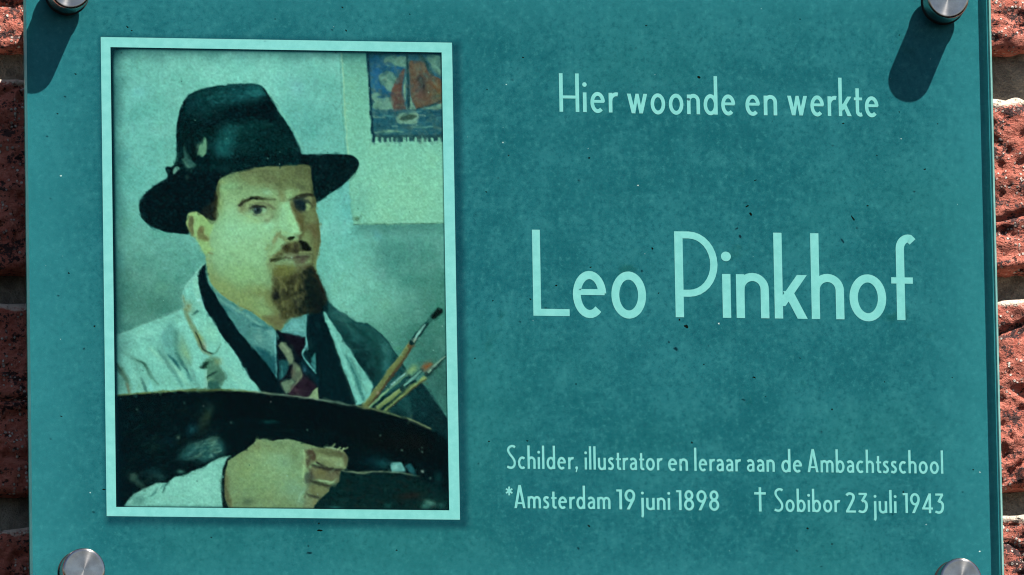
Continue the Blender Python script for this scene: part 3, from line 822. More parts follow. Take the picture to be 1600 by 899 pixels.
    stroke([(508, 490), (520, 520), (535, 555), (552, 600), (562, 634)], 4, (118, 206, 186), 2, 0.7)
    stroke([(540, 556), (550, 575), (560, 600), (568, 624)], [2, 5, 6, 4], (44, 112, 104), 2.4, 0.85)
    stroke([(548, 560), (560, 585), (572, 612)], 3, (62, 128, 116), 2, 0.6)
    blob(575, 606, 7, 9, (120, 208, 182), 0.7)
    dabs(40, lapel, 2.4, [(126, 212, 190), (72, 150, 136)], 0.5, 62, 3, 76)
    clip()
    stroke([(516, 522), (528, 555), (540, 590), (551, 626)], 1.6, (60, 90, 74), 1.3, 0.5)
    # shirt collar right and tie
    poly([(437, 520), (450, 504), (460, 497), (472, 493), (479, 492), (479, 528), (460, 523), (446, 521)], (80, 158, 150), 1.3, 1, False)
    blob(462, 508, 8, 6, (104, 186, 176), 0.8)
    stroke([(440, 521), (455, 516), (478, 517)], 1.6, (118, 196, 180), 1.2, 0.6)
    poly([(433, 516), (440, 519), (455, 523), (478, 530), (477, 542), (471, 551), (473, 562), (484, 576), (497, 590), (500, 626), (446, 620), (436, 600), (434, 560)], (12, 26, 32), 1.4, 1, False)
    poly([(442, 522), (462, 525), (476, 531), (474, 545), (468, 556), (462, 548), (452, 535)], (26, 18, 28), 3, 0.9)
    poly([(474, 560), (482, 575), (497, 590), (497, 605), (488, 590), (476, 580), (468, 570)], (12, 50, 56), 3, 0.9)
    poly([(436, 566), (445, 562), (452, 570), (446, 590), (440, 598), (436, 590)], (36, 100, 100), 3, 0.8)
    stroke([(440, 572), (441, 592)], 2, (70, 146, 140), 1.4, 0.7)
    poly([(437, 538), (441, 534.5), (449, 540), (456, 551), (459, 562), (456, 569), (450, 566), (446, 556), (438, 546)], (122, 146, 112), 2, 0.9)
    stroke([(438, 540), (444, 541), (450, 550)], 2, (146, 172, 132), 1.5, 0.5)
    poly([(456, 570), (463, 568), (470, 577), (472, 587), (462, 596), (456, 588)], (104, 122, 96), 2.4, 0.85)
    blob(458, 583, 3, 6, (112, 84, 70), 0.8)
    blob(466, 577, 3, 4, (128, 164, 118), 0.6)
    stroke([(472, 587), (462, 600), (452, 613)], 3, (140, 150, 116), 1.3, 0.9)
    poly([(438, 597), (446, 594), (457, 592), (461, 598), (454, 608), (447, 616), (442, 608)], (108, 138, 108), 2, 0.9, False)
    poly([(475, 587), (484, 594), (494, 604), (484, 616), (478, 622), (452, 616), (462, 602)], (64, 36, 46), 3, 0.9)
    blob(462, 610, 7, 4, (98, 56, 62), 0.7, 30)
    blob(488, 612, 8, 6, (36, 26, 34), 0.6)
    blob(482, 602, 7, 6, (44, 22, 34), 0.7)
    poly([(481, 622), (490, 610), (497, 605), (498, 624)], (138, 172, 124), 1.4, 0.95, False)
    stroke([(438, 596), (450, 584), (455, 572)], 4, (16, 14, 22), 2.2, 0.8)
    stroke([(478, 529), (479, 540), (473, 550), (474, 558), (484, 571), (494, 583)], [2.5, 3, 3, 3.4, 3, 2], (104, 192, 182), 1.2, 0.95)
    poly([(492, 550), (494, 570), (494, 583), (486, 568), (487, 560)], (62, 142, 136), 1.6, 0.9, False)
    blob(476, 578, 3, 5, (66, 120, 136), 0.6)
    stroke([(433, 517), (434, 550), (434.5, 595)], [4, 3, 3], (8, 30, 36), 1.2, 0.95)

    # ---- brushes
    stroke([(570, 637), (592, 608), (618, 572), (645, 535)], [9, 9, 9, 7.5], (112, 118, 68), 1.3, 1)
    stroke([(574, 639), (597, 608), (622, 574), (645, 540)], [3, 3.6, 4, 4], (92, 62, 42), 1.4, 0.9)
    stroke([(568, 632), (590, 603), (616, 568), (641, 534)], 2.2, (136, 150, 88), 1.4, 0.8)
    stroke([(640, 542), (645, 534)], 7, (140, 76, 46), 1.6, 0.85)
    blob(590, 614, 3, 3, (172, 140, 108), 0.8)
    stroke([(643, 536), (655, 521), (670, 502)], [8.5, 8.5, 6], (20, 54, 52), 1.2, 1, False)
    stroke([(648, 530), (656, 518), (664, 508)], [3, 4, 2], (132, 204, 184), 1.2, 0.95, False)
    stroke([(646, 534), (649, 530)], 3, (170, 190, 160), 1.2, 0.8, False)
    stroke([(670, 503), (678, 495)], [6, 9], (44, 100, 88), 1.4, 1, False)
    stroke([(678, 495), (686, 486)], [9, 11], (14, 32, 28), 1.6, 1, False)
    stroke([(576, 638), (600, 615), (620, 598), (636, 584)], [3, 4, 4, 3], (124, 180, 130), 1.2, 0.95)
    stroke([(608, 606), (622, 594), (634, 584)], [5, 5, 4], (40, 84, 78), 1.5, 0.75)
    stroke([(612, 602), (624, 591), (634, 583)], [3, 3, 2], (148, 216, 196), 1.1, 0.9)
    blob(645, 577, 8, 5, (132, 168, 104), 0.85, -35)
    blob(638, 582, 4, 4, (140, 176, 120), 0.6)
    stroke([(590, 638), (612, 621), (632, 606)], [5, 6, 5], (122, 146, 82), 1.5, 0.95)
    stroke([(588, 636), (606, 622), (625, 608)], 2, (160, 198, 132), 1.2, 0.7)
    stroke([(628, 608), (642, 594), (660, 578)], [7, 8, 5], (26, 60, 58), 1.4, 0.95)
    stroke([(632, 603), (646, 590), (658, 580)], [3, 3.6, 2.4], (120, 196, 172), 1.1, 0.95)
    stroke([(602, 640), (622, 623), (642, 607), (664, 590)], [3.4, 4, 6, 6], (138, 166, 98), 1.2, 0.95)
    stroke([(604, 642), (628, 622), (650, 604), (666, 592)], [1.5, 2, 2.5, 2], (76, 64, 36), 1.2, 0.8)
    stroke([(606, 634), (624, 619), (640, 606)], 2, (44, 60, 40), 1.5, 0.7)
    blob(667, 573, 7, 5, (184, 84, 46), 0.97, -25)
    blob(672, 569, 4, 3, (196, 92, 50), 0.7)
    stroke([(668, 585), (680, 573), (698, 556)], [8, 6, 4], (22, 46, 44), 1.5, 0.95)
    stroke([(670, 581), (682, 569), (696, 557)], [4, 3.4, 2], (128, 180, 152), 1.2, 0.9)

    # ---- palette and everything dark below it
    top = [(178, 619), (205, 616), (230, 614), (262, 612), (300, 610.6), (340, 610), (372, 611), (400, 613), (430, 616), (460, 619.5), (500, 625.5), (530, 630.5), (560, 636), (600, 644.5), (630, 653), (655, 662.5), (675, 672), (690, 681.5), (704, 692)]
    dark = top + [(704, 800), (178, 800)]
    poly(dark, (5, 24, 26), 1.2, 1, False)
    clip(dark, 1.0, False)
    dabs(420, dark, 5, [(8, 34, 36), (2, 14, 18), (14, 38, 36), (4, 28, 34), (22, 34, 28)], 0.35, 10, 2.6, 81, 3)
    poly([(340, 612), (400, 614), (500, 628), (600, 648), (690, 686), (690, 730), (600, 700), (500, 672), (400, 660), (330, 650)], (3, 17, 19), 10, 0.7)
    blob(600, 690, 60, 22, (14, 18, 16), 0.7, 14)
    blob(650, 690, 30, 16, (22, 22, 18), 0.5, 14)
    blob(318, 660, 8, 18, (40, 58, 46), 0.7, 20)
    blob(325, 648, 5, 12, (56, 72, 50), 0.6, 20)
    blob(330, 636, 16, 10, (18, 44, 42), 0.6)
    blob(300, 672, 9, 7, (26, 76, 80), 0.85, -30)
    blob(278, 684, 3, 4, (84, 112, 92), 0.85)
    for (x, y, rx, ry, an) in [(300, 700, 14, 8, -20), (318, 702, 12, 10, 0), (333, 694, 10, 10, 0), (292, 712, 12, 7, -15), (325, 714, 16, 7, -15), (345, 700, 6, 10, 0)]:
        blob(x, y, rx, ry, (52, 112, 106), 0.75, an)
    dabs(60, [(285, 705), (305, 688), (340, 684), (348, 700), (338, 714), (300, 718)], 4, [(86, 148, 134), (40, 100, 98), (96, 150, 128), (22, 64, 66), (110, 160, 136)], 0.6, -15, 2, 82, 1.6)
    blob(332, 690, 6, 6, (98, 150, 126), 0.7)
    blob(331, 712, 3, 3, (116, 176, 158), 0.7)
    blob(282, 737, 6, 3, (80, 140, 122), 0.7)
    blob(208, 745, 7, 6, (70, 104, 88), 0.85)
    stroke([(208, 748), (218, 756), (228, 764)], [8, 9, 4], (52, 84, 72), 4, 0.75)
    blob(240, 740, 14, 10, (26, 66, 66), 0.6)
    blob(250, 745, 9, 5, (44, 84, 78), 0.6, 20)
    blob(240, 698, 7, 4, (30, 64, 54), 0.7)
    blob(262, 690, 10, 8, (14, 48, 52), 0.6)
    blob(236, 700, 20, 14, (12, 40, 40), 0.5)
    blob(422, 659, 11, 2.6, (22, 84, 78), 0.9)
    for (x, y) in [(289, 630), (361, 661), (480, 672), (594, 681), (660, 700), (660, 707), (659.5, 737), (657, 753), (652, 784), (672, 748), (628, 704), (214, 640)]:
        blob(x, y, 1.4, 1.7, (120, 160, 140), 0.8)
    blob(659.5, 737, 2, 2.4, (176, 200, 176), 0.9)
    dabs(150, [(190, 640), (330, 625), (350, 690), (300, 735), (230, 760), (190, 780)], 5, [(34, 72, 68), (14, 44, 46), (52, 84, 74), (40, 48, 36), (4, 20, 24)], 0.34, -25, 2.4, 84, 2.4)
    dabs(60, [(395, 640), (640, 665), (640, 700), (420, 672)], 4, [(14, 40, 40), (26, 30, 24), (2, 12, 14)], 0.4, 10, 3, 85, 2.4)
    # second edge low right
    poly([(500, 738), (560, 738), (612, 740), (650, 748), (700, 770), (700, 800), (480, 800)], (12, 44, 42), 6, 0.9)
    dabs(110, [(545, 742), (640, 745), (690, 775), (690, 794), (500, 794), (520, 770)], 3.6, [(24, 70, 66), (6, 28, 28), (34, 60, 50), (56, 40, 34), (18, 56, 54)], 0.55, 10, 2.2, 83, 1.8)
    blob(640, 775, 18, 6, (52, 34, 28), 0.6, -8)
    blob(590, 722, 18, 10, (14, 58, 62), 0.8)
    blob(600, 726, 8, 6, (30, 92, 90), 0.6)
    poly([(611, 724), (618, 722), (628, 724), (633, 736), (622, 737), (612, 736)], (92, 168, 158), 2, 0.95)
    blob(618, 730, 4, 4, (132, 204, 188), 0.7)
    poly([(635, 728), (642, 726), (648, 739), (640, 738)], (40, 104, 108), 2.4, 0.8)
    stroke([(535, 735.5), (548, 737), (562, 739), (580, 737.5), (612, 737.5), (640, 741), (655, 744)], [2, 3, 3.6, 2.6, 2.2, 2, 1], (122, 142, 110), 1.3, 0.85)
    blob(684, 748, 6, 10, (18, 66, 64), 0.7)
    blob(672, 786, 9, 5, (80, 138, 120), 0.85, 15)
    blob(664, 792, 7, 4, (64, 124, 110), 0.8)
    blob(606, 790, 6, 3, (30, 88, 80), 0.8)
    blob(690, 790, 5, 5, (50, 110, 100), 0.6)
    blob(524, 793, 12, 3, (40, 104, 98), 0.7)
    clip()
    stroke([(178, 618.5), (205, 616), (230, 613.5), (262, 611.5), (300, 610), (340, 609.5), (372, 610.5), (400, 612.5), (430, 615.5)], [3, 2.6, 3.2, 3, 3.6, 3, 2.6, 2, 2.2], (104, 116, 62), 1.1, 0.85)
    stroke([(290, 610.5), (320, 609), (356, 609.6)], 2.4, (66, 84, 44), 1.2, 0.8)
    stroke([(395, 612.5), (430, 615.6), (460, 619), (500, 625), (530, 630), (560, 635.5)], [2.2, 2.6, 2.2, 2.8, 2.6, 2.2], (122, 148, 122), 1.0, 0.9)
    stroke([(560, 635.5), (600, 643.8), (630, 652), (655, 661.5), (675, 671)], [3, 4, 3, 2.4, 1.6], (104, 120, 80), 1.2, 0.8)
    stroke([(640, 656), (660, 664), (672, 670)], 2, (150, 160, 118), 1.2, 0.7)

    # ---- sleeve and hand
    sleeve = [(190, 797), (197, 787), (204, 777), (216, 770), (232, 761), (246, 754.5), (262, 755), (272, 746), (284, 743.5), (300, 737), (316, 731), (330, 722), (345, 715), (358, 712), (353, 720), (348, 735), (346, 755), (347.5, 776), (350, 797)]
    poly(sleeve, (118, 198, 176), 1.3, 1, False)
    clip(sleeve, 1.0, False)
    lay((slice(0, H), slice(0, W)), np.clip(noise(16, 12, 91), 0, 1) * 0.45, (96, 172, 152))
    blob(320, 760, 22, 20, (130, 212, 188), 0.7)
    blob(215, 782, 16, 8, (66, 128, 116), 0.7, -20)
    stroke([(236, 776), (248, 764), (258, 757)], [3, 5, 3], (62, 128, 118), 2, 0.75)
    stroke([(246, 768), (252, 758)], 2.4, (150, 224, 200), 1.3, 0.8)
    stroke([(226, 776), (240, 764)], 3, (126, 202, 180), 1.6, 0.7)
    blob(204, 783, 3, 6, (140, 214, 190), 0.8, 20)
    stroke([(254, 770), (260, 758), (264, 754)], 2.2, (24, 70, 66), 1.4, 0.7)
    dabs(60, sleeve, 3, [(136, 214, 190), (90, 166, 148)], 0.35, -25, 3, 92, 1.6)
    stroke([(230, 792), (280, 791), (345, 792)], 3, (74, 140, 124), 2.5, 0.6)
    clip()
    stroke([(204, 778), (220, 768), (246, 755)], 1.6, (124, 188, 166), 1.1, 0.7)
    stroke([(346, 716), (357, 713), (360, 712)], 2, (140, 204, 180), 1.1, 0.8)
    poly([(359, 713), (364, 716), (352, 732), (350, 762), (356, 797), (348, 797), (345.5, 760), (347.5, 733), (353, 719)], (16, 34, 32), 1.5, 0.97, False)
    hand = [(357, 720), (373, 710), (385, 702), (395, 694), (402, 688.5), (409, 686.5), (420, 687.5), (427, 689.5), (436, 687), (447, 686.7), (458, 689), (473, 691.5), (488, 696.5), (500, 699.5), (520, 700), (532, 702), (538, 706), (542, 713), (543.8, 719), (541, 731), (533, 735), (529.5, 744), (528.5, 753), (522, 757), (515.5, 761), (513.5, 768), (503, 777), (495, 784), (488, 797), (358, 797), (352.5, 780), (350.5, 760), (351.5, 738)]
    poly(hand, (132, 172, 118), 1.3, 1, False)
    clip(hand, 1.0, False)
    lay((slice(0, H), slice(0, W)), np.clip(noise(16, 14, 93), 0, 1) * 0.5, (122, 186, 138))
    lay((slice(0, H), slice(0, W)), np.clip(noise(14, 12, 94), 0, 1) * 0.4, (140, 170, 104))
    blob(440, 720, 26, 16, (128, 186, 144), 0.7)
    blob(380, 735, 20, 22, (140, 178, 108), 0.6)
    blob(400, 760, 24, 20, (132, 180, 118), 0.6)
    blob(460, 765, 18, 14, (128, 194, 160), 0.7)
    blob(448, 740, 14, 14, (124, 176, 128), 0.6)
    blob(420, 700, 26, 7, (132, 162, 104), 0.7)
    blob(400, 696, 6, 4, (112, 126, 78), 0.8)
    blob(440, 694, 10, 4, (108, 144, 100), 0.7)
    blob(446, 725, 7, 6, (104, 148, 112), 0.6)
    blob(462, 712, 6, 10, (108, 138, 88), 0.6, -20)
    stroke([(398, 693), (405, 688.5), (413, 687.5)], 3, (182, 220, 170), 1.4, 0.85)
    stroke([(432, 688.5), (442, 687), (452, 688.5)], 2.5, (164, 208, 166), 1.3, 0.75)
    stroke([(352, 735), (351, 752), (353, 770), (362, 795)], [2, 4, 5, 5], (150, 110, 66), 2.2, 0.75)
    blob(356, 778, 4, 14, (120, 108, 74), 0.7)
    blob(386, 784, 9, 5, (58, 84, 72), 0.9)
    blob(378, 786, 12, 5, (100, 132, 96), 0.5)
    (lx, ly), = cvs([(430, 730)])
    fall = 1 - np.exp(-(((GX - lx) / (60 * K)) ** 2 + ((GY - ly) / (40 * K)) ** 2))
    lay((slice(0, H), slice(0, W)), (0.14 + 0.40 * fall).astype(np.float32), (98, 120, 82))
    # fingers
    poly([(478, 704), (492, 700), (520, 701), (538, 706), (543, 718), (540, 731), (520, 731), (505, 728), (495, 722), (486, 724), (478, 728)], (120, 132, 88), 3, 0.95)
    poly([(494, 703), (515, 702), (536, 709), (541, 718), (530, 714), (505, 710)], (92, 92, 58), 3.5, 0.8)
    stroke([(500, 716), (520, 718), (536, 722)], [6, 8, 6], (136, 158, 110), 4, 0.8)
    blob(530, 726, 7, 4, (136, 170, 124), 0.8)
    blob(540, 717, 3, 7, (116, 100, 66), 0.7)
    poly([(481, 704), (488, 702), (494, 712), (492, 720), (484, 716)], (92, 62, 48), 2.4, 0.85)
    blob(481, 722, 6, 5, (96, 72, 56), 0.8)
    stroke([(475, 704), (476, 716), (475, 730), (473, 745)], 3.5, (150, 194, 136), 2.4, 0.75)
    stroke([(495, 723), (506, 729), (520, 733), (540, 733)], [3, 4, 3, 2], (46, 40, 36), 1.6, 0.9)
    poly([(490, 728), (505, 731), (520, 735), (531, 735), (528, 753), (515, 752), (500, 750), (487, 748), (486, 736)], (118, 108, 74), 2.4, 0.95)
    blob(502, 737, 7, 5, (128, 114, 66), 0.7)
    blob(518, 742, 7, 6, (108, 98, 74), 0.7)
    poly([(476, 742), (486, 738), (490, 748), (486, 756), (478, 755)], (74, 88, 74), 2.6, 0.85)
    stroke([(498, 751), (510, 752), (520, 754), (527, 748)], [2, 3, 3, 2], (148, 190, 142), 1.3, 0.85)
    stroke([(492, 754), (504, 757), (518, 758)], 2.4, (54, 50, 40), 1.5, 0.8)
    poly([(488, 757), (505, 759), (515, 761), (512, 769), (502, 776), (488, 774), (482, 766)], (114, 112, 74), 2.6, 0.9)
    blob(500, 765, 7, 4, (124, 132, 86), 0.7)
    stroke([(480, 772), (490, 775), (503, 777)], 2, (76, 82, 66), 1.6, 0.7)
    poly([(478, 776), (494, 778), (496, 784), (489, 794), (474, 794)], (118, 130, 92), 3, 0.85)
    blob(492, 786, 3, 7, (138, 128, 80), 0.7)
    blob(470, 784, 8, 7, (108, 152, 120), 0.7)
    stroke([(482, 764), (472, 770), (466, 784)], 2.4, (146, 200, 164), 2, 0.6)
    stroke([(478, 703), (484, 716), (480, 728), (486, 738), (484, 752), (480, 764), (476, 778)], [2, 4, 3, 4, 4, 3, 3], (82, 74, 56), 2.6, 0.65)
    stroke([(430, 700), (446, 706), (458, 716), (466, 730)], [6, 8, 8, 6], (112, 146, 104), 6, 0.5)
    stroke([(395, 742), (420, 746), (446, 760)], [8, 12, 8], (116, 158, 112), 8, 0.4)
    stroke([(488, 727), (500, 731), (514, 734), (532, 736)], [3, 5, 4, 3], (44, 42, 36), 2, 0.8)
    stroke([(486, 752), (498, 756), (512, 759), (522, 759)], [3, 5, 4, 2], (46, 44, 36), 2, 0.8)
    stroke([(482, 774), (492, 777), (504, 779)], [3, 4, 3], (54, 54, 44), 2, 0.75)
    stroke([(526, 704), (538, 712), (541, 724)], [4, 6, 5], (92, 82, 58), 3, 0.7)
    stroke([(524, 738), (530, 744), (526, 754)], [4, 5, 4], (84, 74, 56), 2.6, 0.7)
    stroke([(352, 740), (352, 760), (356, 782)], [6, 9, 9], (96, 88, 60), 5, 0.6)
    stroke([(372, 712), (392, 700), (404, 692)], [6, 8, 6], (116, 134, 88), 5, 0.6)
    dabs(140, hand, 3.4, [(140, 184, 128), (118, 158, 106), (132, 192, 150), (128, 140, 88)], 0.25, -20, 2.4, 95, 1.8)
    clip()
    stroke([(506, 699), (518, 700.5), (524, 701)], 2.2, (158, 190, 150), 1.2, 0.8)
    for (a, b) in [((519, 699), (523, 694)), ((527, 703), (532, 698.5)), ((533, 705), (537.5, 699.5)), ((536, 702), (544, 699))]:
        stroke([a, b], 2.0, (160, 186, 130), 1.0, 0.9, False)

    # ---- wavering outlines, brushwork, canvas and print grain, paint flecks
    waver(14, 0.7, 151)
    waver(5, 0.35, 153)
    soft = np.zeros(GX.shape, np.float32)
    sl, m = mask_poly([(345, 284), (486, 264), (500, 350), (498, 410), (512, 470), (480, 494), (436, 514), (330, 445), (322, 400), (292, 350), (320, 335)], 6)
    soft[sl] = m
    CV[:] += (blur(CV, 1.6 * K) - CV) * (0.30 + 0.12 * soft)[..., None]
    brushwork(5200, 5.0, 12, 0.30, 0.055, 161)
    brushwork(6000, 3.0, 8, 0.28, 0.06, 162)
    brushwork(2400, 2.2, 5, 0.25, 0.06, 163, (0.2, 0.24, 0.66, 0.62))
    for rad, amt in ((2.0, 0.22),):                     # crisp reproduction
        CV[:] += (CV - blur(CV, rad * K)) * amt
    np.clip(CV, 0, 255, out=CV)
    sl, m = mask_poly(hat, 1.5)
    felt = noise(2.6, 2.6, 191, 2)[sl] * 0.6 + np.clip(noise(3.2, 2.2, 192, 1)[sl] - 0.5, 0, 1) * 1.6
    dk = np.clip(1 - CV[sl].mean(-1) / 110, 0, 1) * m
    CV[sl] *= (1 - 0.24 * m * np.clip(1.6 - CV[sl].mean(-1) / 90, 0, 1))[..., None]
    CV[sl] += (felt * dk)[..., None] * np.array((7, 15, 15), np.float32)
    lum = CV.mean(-1, keepdims=True)
    deep = np.clip(1 - lum / 70, 0, 1)
    fleck = np.clip(noise(2.4, 2.4, 171, 1) - 0.45, 0, 1)[..., None]
    CV[:] += deep * fleck * np.array((8, 18, 17), np.float32)
    CV[:] *= 1 - 0.35 * deep * np.clip(noise(3.4, 3.4, 172, 2), 0, 1)[..., None]
    CV[:] *= 1 + (noise(3, 3, 101, 2) * 0.05)[..., None]
    CV[:] += (noise(2.2, 2.2, 102, 1) * 2.4)[..., None]
    for i in range(70):
        x, y = _rng.uniform(180, 695), _rng.uniform(85, 780)
        blob(x, y, _rng.uniform(0.6, 1.1), _rng.uniform(0.6, 1.1), (150, 210, 190) if i % 3 else (20, 60, 60), _rng.uniform(0.25, 0.7))
    # the print's dark bevel along the picture's edge
    dl = GX / K; dt = GY / K; dr = (W - 1 - GX) / K; db = (H - 1 - GY) / K
    wv = 1 + 0.35 * noise(26, 26, 181, 2)
    edge = 0.86 * np.exp(-(dl / 4.0) ** 2) + 0.50 * np.exp(-(dl / (15 * wv)) ** 1.5) + 0.74 * np.exp(-(dt / 3.2) ** 2) + 0.46 * np.exp(-(dt / (13 * wv)) ** 1.5) + 0.55 * np.exp(-(dr / 1.8) ** 2) + 0.6 * np.exp(-(db / 1.8) ** 2)
    edge = np.clip(edge, 0, 0.93)[..., None]
    CV[:] = CV * (1 - edge) + np.array((4, 36, 44), np.float32) * edge
    lt = CV.mean(-1)
    CV[:] += ((lt - 112) * 0.10)[..., None]
    CV[..., 0] += 0.13 * np.clip(CV[..., 1] - CV[..., 0], 0, None) * np.clip((lt - 70) / 60, 0, 1)
    ex = np.clip(CV[..., 0] - 0.86 * CV[..., 1], 0, None)          # the print runs cool: reds are muted
    CV[..., 0] -= 0.46 * ex
    CV[..., 2] += 0.14 * np.clip(0.72 * CV[..., 1] - CV[..., 2], 0, None)
    np.clip(CV, 0, 255, out=CV)


paint_portrait()

# ------------------------------------------------------------------ helpers
def mesh_from(name, verts, faces, smooth=False):
    me = bpy.data.meshes.new(name)
    me.from_pydata([tuple(map(float, v)) for v in verts], [], [tuple(map(int, f)) for f in faces])
    me.update()
    if smooth:
        me.polygons.foreach_set('use_smooth', [True] * len(me.polygons))
    return me


def link(name, me, mat=None, parent=None):
    o = bpy.data.objects.new(name, me)
    COL.objects.link(o)
    if parent is not None:
        o.parent = parent
    if mat is not None and me is not None and not me.materials:
        me.materials.append(mat)
    return o


def thing(name, label, cat, loc=(0, 0, 0), group=None):
    o = link(name, None)
    o.location = loc
    o.empty_display_size = 0.02
    o['label'] = label
    o['category'] = cat
    if group:
        o['group'] = group
    return o


class NT:
    """small wrapper to write node materials"""
    def __init__(self, name):
        self.m = bpy.data.materials.new(name)
        self.m.use_nodes = True
        self.t = self.m.node_tree
        self.bsdf = self.t.nodes['Principled BSDF']
        self.out = self.t.nodes['Material Output']

    def n(self, typ, **kw):
        nd = self.t.nodes.new('ShaderNode' + typ)
        for k, v in kw.items():
            if k.startswith('i_'):
                nd.inputs[k[2:].replace('_', ' ')].default_value = v
            elif k.startswith('n') and k[1:].isdigit():
                nd.inputs[int(k[1:])].default_value = v
            else:
                setattr(nd, k, v)
        return nd

    def l(self, a, b):
        self.t.links.new(a, b)

    def val(self, x, sock):
        if isinstance(x, (int, float)):
            sock.default_value = x
        else:
            self.l(x, sock)

    def math(self, op, a, b=0.0, c=None, clamp=False):
        nd = self.n('Math', operation=op, use_clamp=clamp)
        self.val(a, nd.inputs[0]); self.val(b, nd.inputs[1])
        if c is not None:
            self.val(c, nd.inputs[2])
        return nd.outputs[0]

    def noise(self, vec, scale, detail=4.0, rough=0.55, dist=0.0):
        nd = self.n('TexNoise', i_Scale=scale, i_Detail=detail, i_Roughness=rough, i_Distortion=dist)
        self.l(vec, nd.inputs['Vector'])
        return nd.outputs['Fac']

    def step(self, x, lo, hi):
        nd = self.n('MapRange', interpolation_type='SMOOTHSTEP', clamp=True)
        self.val(x, nd.inputs['Value']); nd.inputs['From Min'].default_value = lo; nd.inputs['From Max'].default_value = hi
        return nd.outputs['Result']

    def mix(self, f, a, b, mode='MIX'):
        nd = self.n('Mix', data_type='RGBA', blend_type=mode)
        self.val(f, nd.inputs[0])
        for s, x in ((nd.inputs[6], a), (nd.inputs[7], b)):
            if isinstance(x, tuple):
                s.default_value = x
            else:
                self.l(x, s)
        return nd.outputs[2]

    def scaled(self, vec, sx, sy, sz):
        nd = self.n('VectorMath', operation='MULTIPLY')
        self.l(vec, nd.inputs[0]); nd.inputs[1].default_value = (sx, sy, sz)
        return nd.outputs[0]


def cols(*c):
    return lin(*c)


# ------------------------------------------------------------------ materials
def make_brick_material():
    m = NT('rough_red_brick')
    tc = m.n('TexCoord').outputs['Object']
    oi = m.n('ObjectInfo').outputs['Random']
    off = m.n('VectorMath', operation='MULTIPLY_ADD')
    cx = m.n('CombineXYZ')
    m.l(oi, cx.inputs[0]); m.l(oi, cx.inputs[1]); m.l(oi, cx.inputs[2])
    m.l(cx.outputs[0], off.inputs[0]); off.inputs[1].default_value = (7.3, 3.1, 5.7); m.l(tc, off.inputs[2])
    v = off.outputs[0]
    vh = m.scaled(v, 1.0, 1.0, 2.1)
    big = m.noise(vh, 70, 5, 0.65, 0.6)
    mid = m.noise(vh, 190, 5, 0.7, 0.5)
    fine = m.noise(v, 700, 4, 0.75)
    base = m.mix(m.step(mid, 0.32, 0.68), (0.36, 0.078, 0.05, 1), (0.58, 0.19, 0.135, 1))
    base = m.mix(m.math('MULTIPLY', m.step(fine, 0.45, 0.72), 0.6), base, (0.70, 0.30, 0.22, 1))
    base = m.mix(m.math('MULTIPLY', m.step(oi, 0.0, 1.0), 0.3), base, (0.36, 0.10, 0.065, 1))
    jit = m.math('MULTIPLY', m.math('SUBTRACT', fine, 0.5), 0.8)
    crust = m.step(m.math('ADD', big, jit), 0.545, 0.62)
    base = m.mix(m.math('MULTIPLY', crust, 0.93), base, (0.020, 0.015, 0.018, 1))
    spots = m.step(m.noise(v, 520, 3, 0.6), 0.60, 0.68)
    base = m.mix(m.math('MULTIPLY', spots, 0.9), base, (0.022, 0.012, 0.012, 1))
    vo = m.n('TexVoronoi', feature='F1', i_Scale=820.0)
    m.l(v, vo.inputs['Vector'])
    near = m.step(vo.outputs['Distance'], 0.46, 0.30)
    hue = m.n('SeparateColor'); m.l(vo.outputs['Color'], hue.inputs[0])
    pick = m.step(hue.outputs[0], 0.62, 0.66)
    patch = m.step(m.math('ADD', m.noise(vh, 100, 2, 0.5), m.math('MULTIPLY', crust, 0.08)), 0.44, 0.56)
    grain = m.math('MULTIPLY', m.math('MULTIPLY', near, pick), patch)
    pale = m.mix(hue.outputs[1], (0.42, 0.33, 0.28, 1), (0.80, 0.74, 0.66, 1))
    base = m.mix(m.math('MULTIPLY', grain, 0.95), base, pale)
    # lime left by the mortar along the top arris
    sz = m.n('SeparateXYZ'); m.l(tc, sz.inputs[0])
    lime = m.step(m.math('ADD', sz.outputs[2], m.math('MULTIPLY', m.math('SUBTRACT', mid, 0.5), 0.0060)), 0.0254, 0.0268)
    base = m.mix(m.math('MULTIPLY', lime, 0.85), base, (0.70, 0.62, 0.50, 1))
    m.l(base, m.bsdf.inputs['Base Color'])
    m.bsdf.inputs['Roughness'].default_value = 0.82
    m.bsdf.inputs['Specular IOR Level'].default_value = 0.35
    h = m.math('ADD', m.math('MULTIPLY', fine, 0.55), m.math('MULTIPLY', mid, 0.8))
    h = m.math('ADD', h, m.math('MULTIPLY', grain, 0.35))
    h = m.math('SUBTRACT', h, m.math('MULTIPLY', spots, 0.5))
    b = m.n('Bump', i_Strength=1.0, i_Distance=0.0016)
    m.l(h, b.inputs['Height']); m.l(b.outputs[0], m.bsdf.inputs['Normal'])
    return m.m


def make_mortar_material():
    m = NT('grey_sandy_mortar')
    tc = m.n('TexCoord').outputs['Object']
    a = m.noise(tc, 150, 5, 0.7, 0.6); f = m.noise(tc, 1100, 3, 0.7)
    base = m.mix(m.step(a, 0.3, 0.7), (0.12, 0.11, 0.095, 1), (0.32, 0.295, 0.24, 1))
    base = m.mix(m.math('MULTIPLY', m.step(f, 0.5, 0.8), 0.5), base, (0.38, 0.355, 0.295, 1))
    m.l(base, m.bsdf.inputs['Base Color'])
    m.bsdf.inputs['Roughness'].default_value = 0.95
    b = m.n('Bump', i_Strength=1.0, i_Distance=0.002)
    m.l(m.math('ADD', a, m.math('MULTIPLY', f, 0.6)), b.inputs['Height']); m.l(b.outputs[0], m.bsdf.inputs['Normal'])
    return m.m


